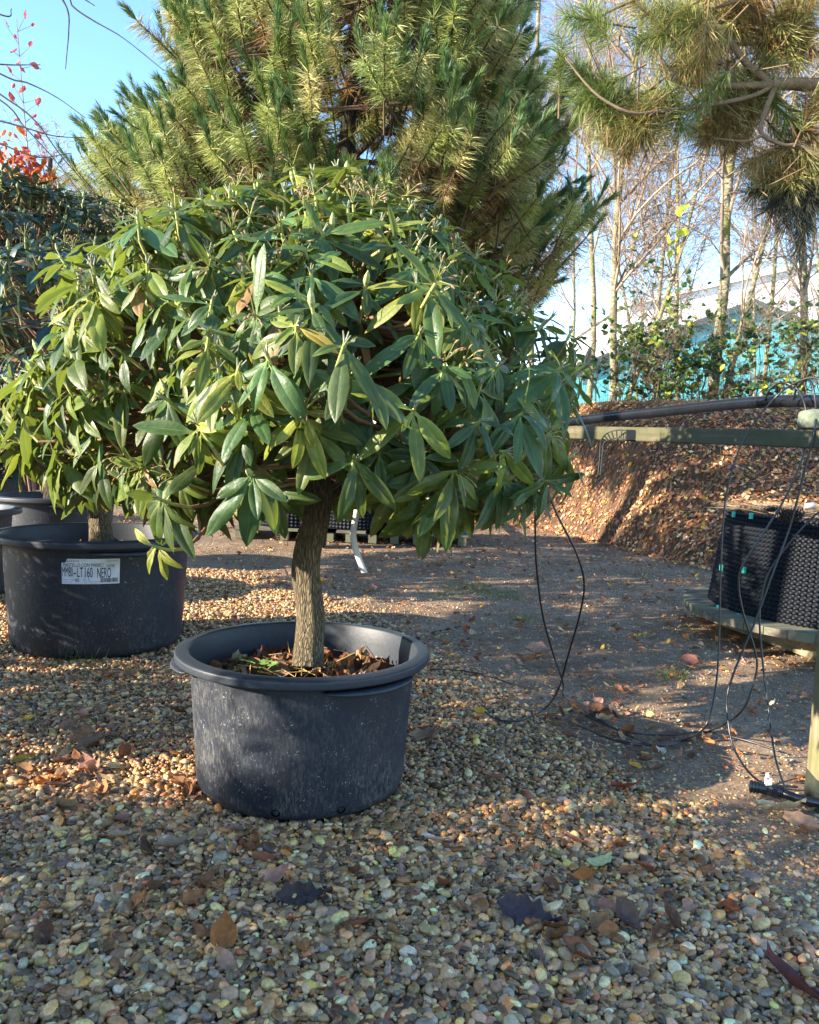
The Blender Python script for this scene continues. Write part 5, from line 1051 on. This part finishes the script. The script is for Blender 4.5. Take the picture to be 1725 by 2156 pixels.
# pipe with tee connector at bottom right
cn = empty('pipe_connector', G(1620, 1685), 'black pipe with tee fitting and white clamp by the foot of the post', 'pipe fitting'); o0 = np.array(cn.location); g = Geo()
tube(g, np.array([G(1640, 1680) + (0, 0, .02), G(1680, 1694) + (0, 0, .018), G(1740, 1706) + (0, 0, .018), G(1830, 1712) + (0, 0, .018)]) - o0, .014, 12); g.build('pipe', M['pipe'], cn)
g = Geo(); a_ = G(1578, 1668) + (0, 0, .02) - o0; b2 = G(1648, 1683) + (0, 0, .022) - o0; tube(g, [a_, a_ * .6 + b2 * .4, b2], .017, 12)
for f in (.05, .15, .25, .8, .9): c = a_ * (1 - f) + b2 * f; tube(g, [c - (b2 - a_) * .03, c + (b2 - a_) * .03], .0205, 12)
c = a_ * .45 + b2 * .55; tube(g, [c + (0, 0, .0), c + (.004, -.035, .004)], .013, 12); g.build('tee', M['pipe'], cn)
g = Geo(); box(g, c + (0, 0, .026), (.018, .012, .026)); box(g, c + (-.004, 0, .042), (.007, .012, .014)); g.build('clamp', M['white'], cn, smooth=False)

# thin irrigation tubes
def thin(pts, rad, label, n=60, cat='tube'):
    Q = []
    for e in pts:
        if len(e) == 2: p = G(*e); p[2] = Hgt(p[0], p[1]) + .022
        else: p = P(*e)
        Q.append(p)
    g = Geo(); tube(g, smooth_path(Q, n), rad, 8); o = g.build('irrigation_tube', M['tube']); tag(o, label, cat, 'thin black irrigation tubes')
thin([(1740, 800, 2.85), (1705, 796, 2.9), (1668, 810, 2.95), (1632, 838, 3.0), (1585, 895, 3.0), (1550, 965, 3.0), (1527, 1060, 2.98), (1518, 1200, 2.95), (1515, 1340, 2.92), (1507, 1450, 2.85), (1485, 1530, 2.75), (1440, 1562), (1380, 1573), (1290, 1560), (1215, 1530)], .0036, 'leftmost thin black tube arching off the pipe in front of the dimpled container', 90)
thin([(1610, 845, 3.2), (1622, 820, 3.1), (1648, 806, 3.0), (1680, 820, 2.95), (1697, 860, 2.9), (1698, 910, 2.88), (1690, 965, 2.85), (1650, 1055, 2.85), (1600, 1135, 2.85), (1565, 1190, 2.85), (1556, 1230, 2.85), (1565, 1290, 2.84), (1590, 1370, 2.83), (1592, 1420, 2.82), (1560, 1500, 2.8), (1490, 1545), (1390, 1575), (1310, 1545), (1230, 1500)], .0036, 'thin black tube bending left of the crossing before the container', 100)
thin([(1670, 845, 3.05), (1680, 815, 3.0), (1705, 800, 2.9), (1718, 850, 2.85), (1715, 910, 2.8), (1700, 970, 2.8), (1680, 1050, 2.8), (1660, 1120, 2.8), (1630, 1200, 2.78), (1590, 1310, 2.75), (1560, 1380, 2.73), (1535, 1450, 2.7), (1532, 1500, 2.68), (1548, 1580, 2.62), (1600, 1650), (1680, 1662)], .004, 'thin black tube crossing the middle of the container and curling to the post', 100)
thin([(1735, 1070, 2.8), (1700, 1100, 2.8), (1650, 1160, 2.8), (1615, 1215, 2.8), (1600, 1290, 2.78), (1606, 1390, 2.75), (1620, 1500, 2.7), (1632, 1590, 2.6), (1650, 1650, 2.5), (1665, 1690)], .0036, 'rightmost thin black tube falling to the pipe connector', 80)
thin([(1220, 1500), (1300, 1540), (1400, 1552), (1480, 1545), (1560, 1560), (1640, 1585)], .0036, 'thin black tube lying on the dirt before the wooden disc', 50)
thin([(1124, 940, 2.75), (1127, 1080, 2.75), (1129, 1180, 2.78), (1142, 1290, 2.85), (1163, 1370, 2.92), (1186, 1440, 3.0), (1184, 1462), (1200, 1480), (1235, 1535), (1300, 1565), (1350, 1575)], .0033, 'left side of the hanging loop of thin tube below the front crown', 80)
thin([(1140, 1000, 2.75), (1172, 1080, 2.75), (1212, 1160, 2.78), (1230, 1225, 2.82), (1222, 1290, 2.86), (1195, 1385, 2.95), (1176, 1450, 3.05), (1150, 1492), (1100, 1519), (1045, 1517), (1003, 1484)], .0036, 'right side of the hanging loop of thin tube below the front crown', 80)
thin([(905, 1412), (960, 1414), (1020, 1424), (1080, 1444), (1130, 1455)], .003, 'thin black tube lying on gravel right of the front tub', 40)
thin([(560, 1238), (590, 1210), (604, 1160), (606, 1100, 3.6), (600, 1030, 3.3)], .0022, 'thin tube hanging between the two tubs behind the crown', 40)
# pale ribbon hanging from the crown
g = Geo(); Q = smooth_path([P(757, 1020, 2.25), P(752, 1075, 2.2), P(744, 1125, 2.2), P(752, 1165, 2.2), P(768, 1206, 2.2)], 24); sd_ = np.tile([[.0085, .0, .001]], (24, 1)); sd_[:, 1] = .004 * np.sin(np.linspace(0, 4, 24))
V = np.concatenate([Q - sd_, Q + sd_, Q + sd_ + (0, .0006, 0), Q - sd_ + (0, .0006, 0)]); k = np.arange(23)[:, None]
for a, b_ in ((0, 24), (24, 48), (48, 72), (72, 0)): g.add(V, np.concatenate([k + a, k + b_, k + b_ + 1, k + a + 1], 1)) if a == 0 else g.Fc.append(np.concatenate([k + a, k + b_, k + b_ + 1, k + a + 1], 1))
tag(g.build('ribbon', M['ribbon']), 'pale plastic tag ribbon hanging below the front crown beside the trunk', 'tag')

# ------------------------------------------------------------------ unseen rhododendron copies added outside the left edge to shade the foreground
lab_ = ['dark rhododendron outside the view to the left of the camera', 'low dark rhododendron outside the left edge level with the front tub', 'dark rhododendron outside the view, behind and left of the camera', 'rearmost dark rhododendron outside the view behind the camera', 'dark rhododendron farthest outside the view on the left', 'low dark rhododendron nearest the camera outside the view', 'low dark rhododendron behind the camera outside the view']
for k, (x_, y_, a, s_) in enumerate([(-3.45, .08, .4, .86), (-3.5, 2.5, 2.2, .72), (-3.5, -1.05, 1.9, .80), (-3.7, -2.6, 3.0, .9), (-5.2, -.2, 4.1, .85), (-2.0, -.1, 1.0, .55), (-1.9, -1.5, 5.0, .62)]):
    copy_thing(rC, (x_, y_, -.30 * s_ / .66), a, lab_[k], s_)
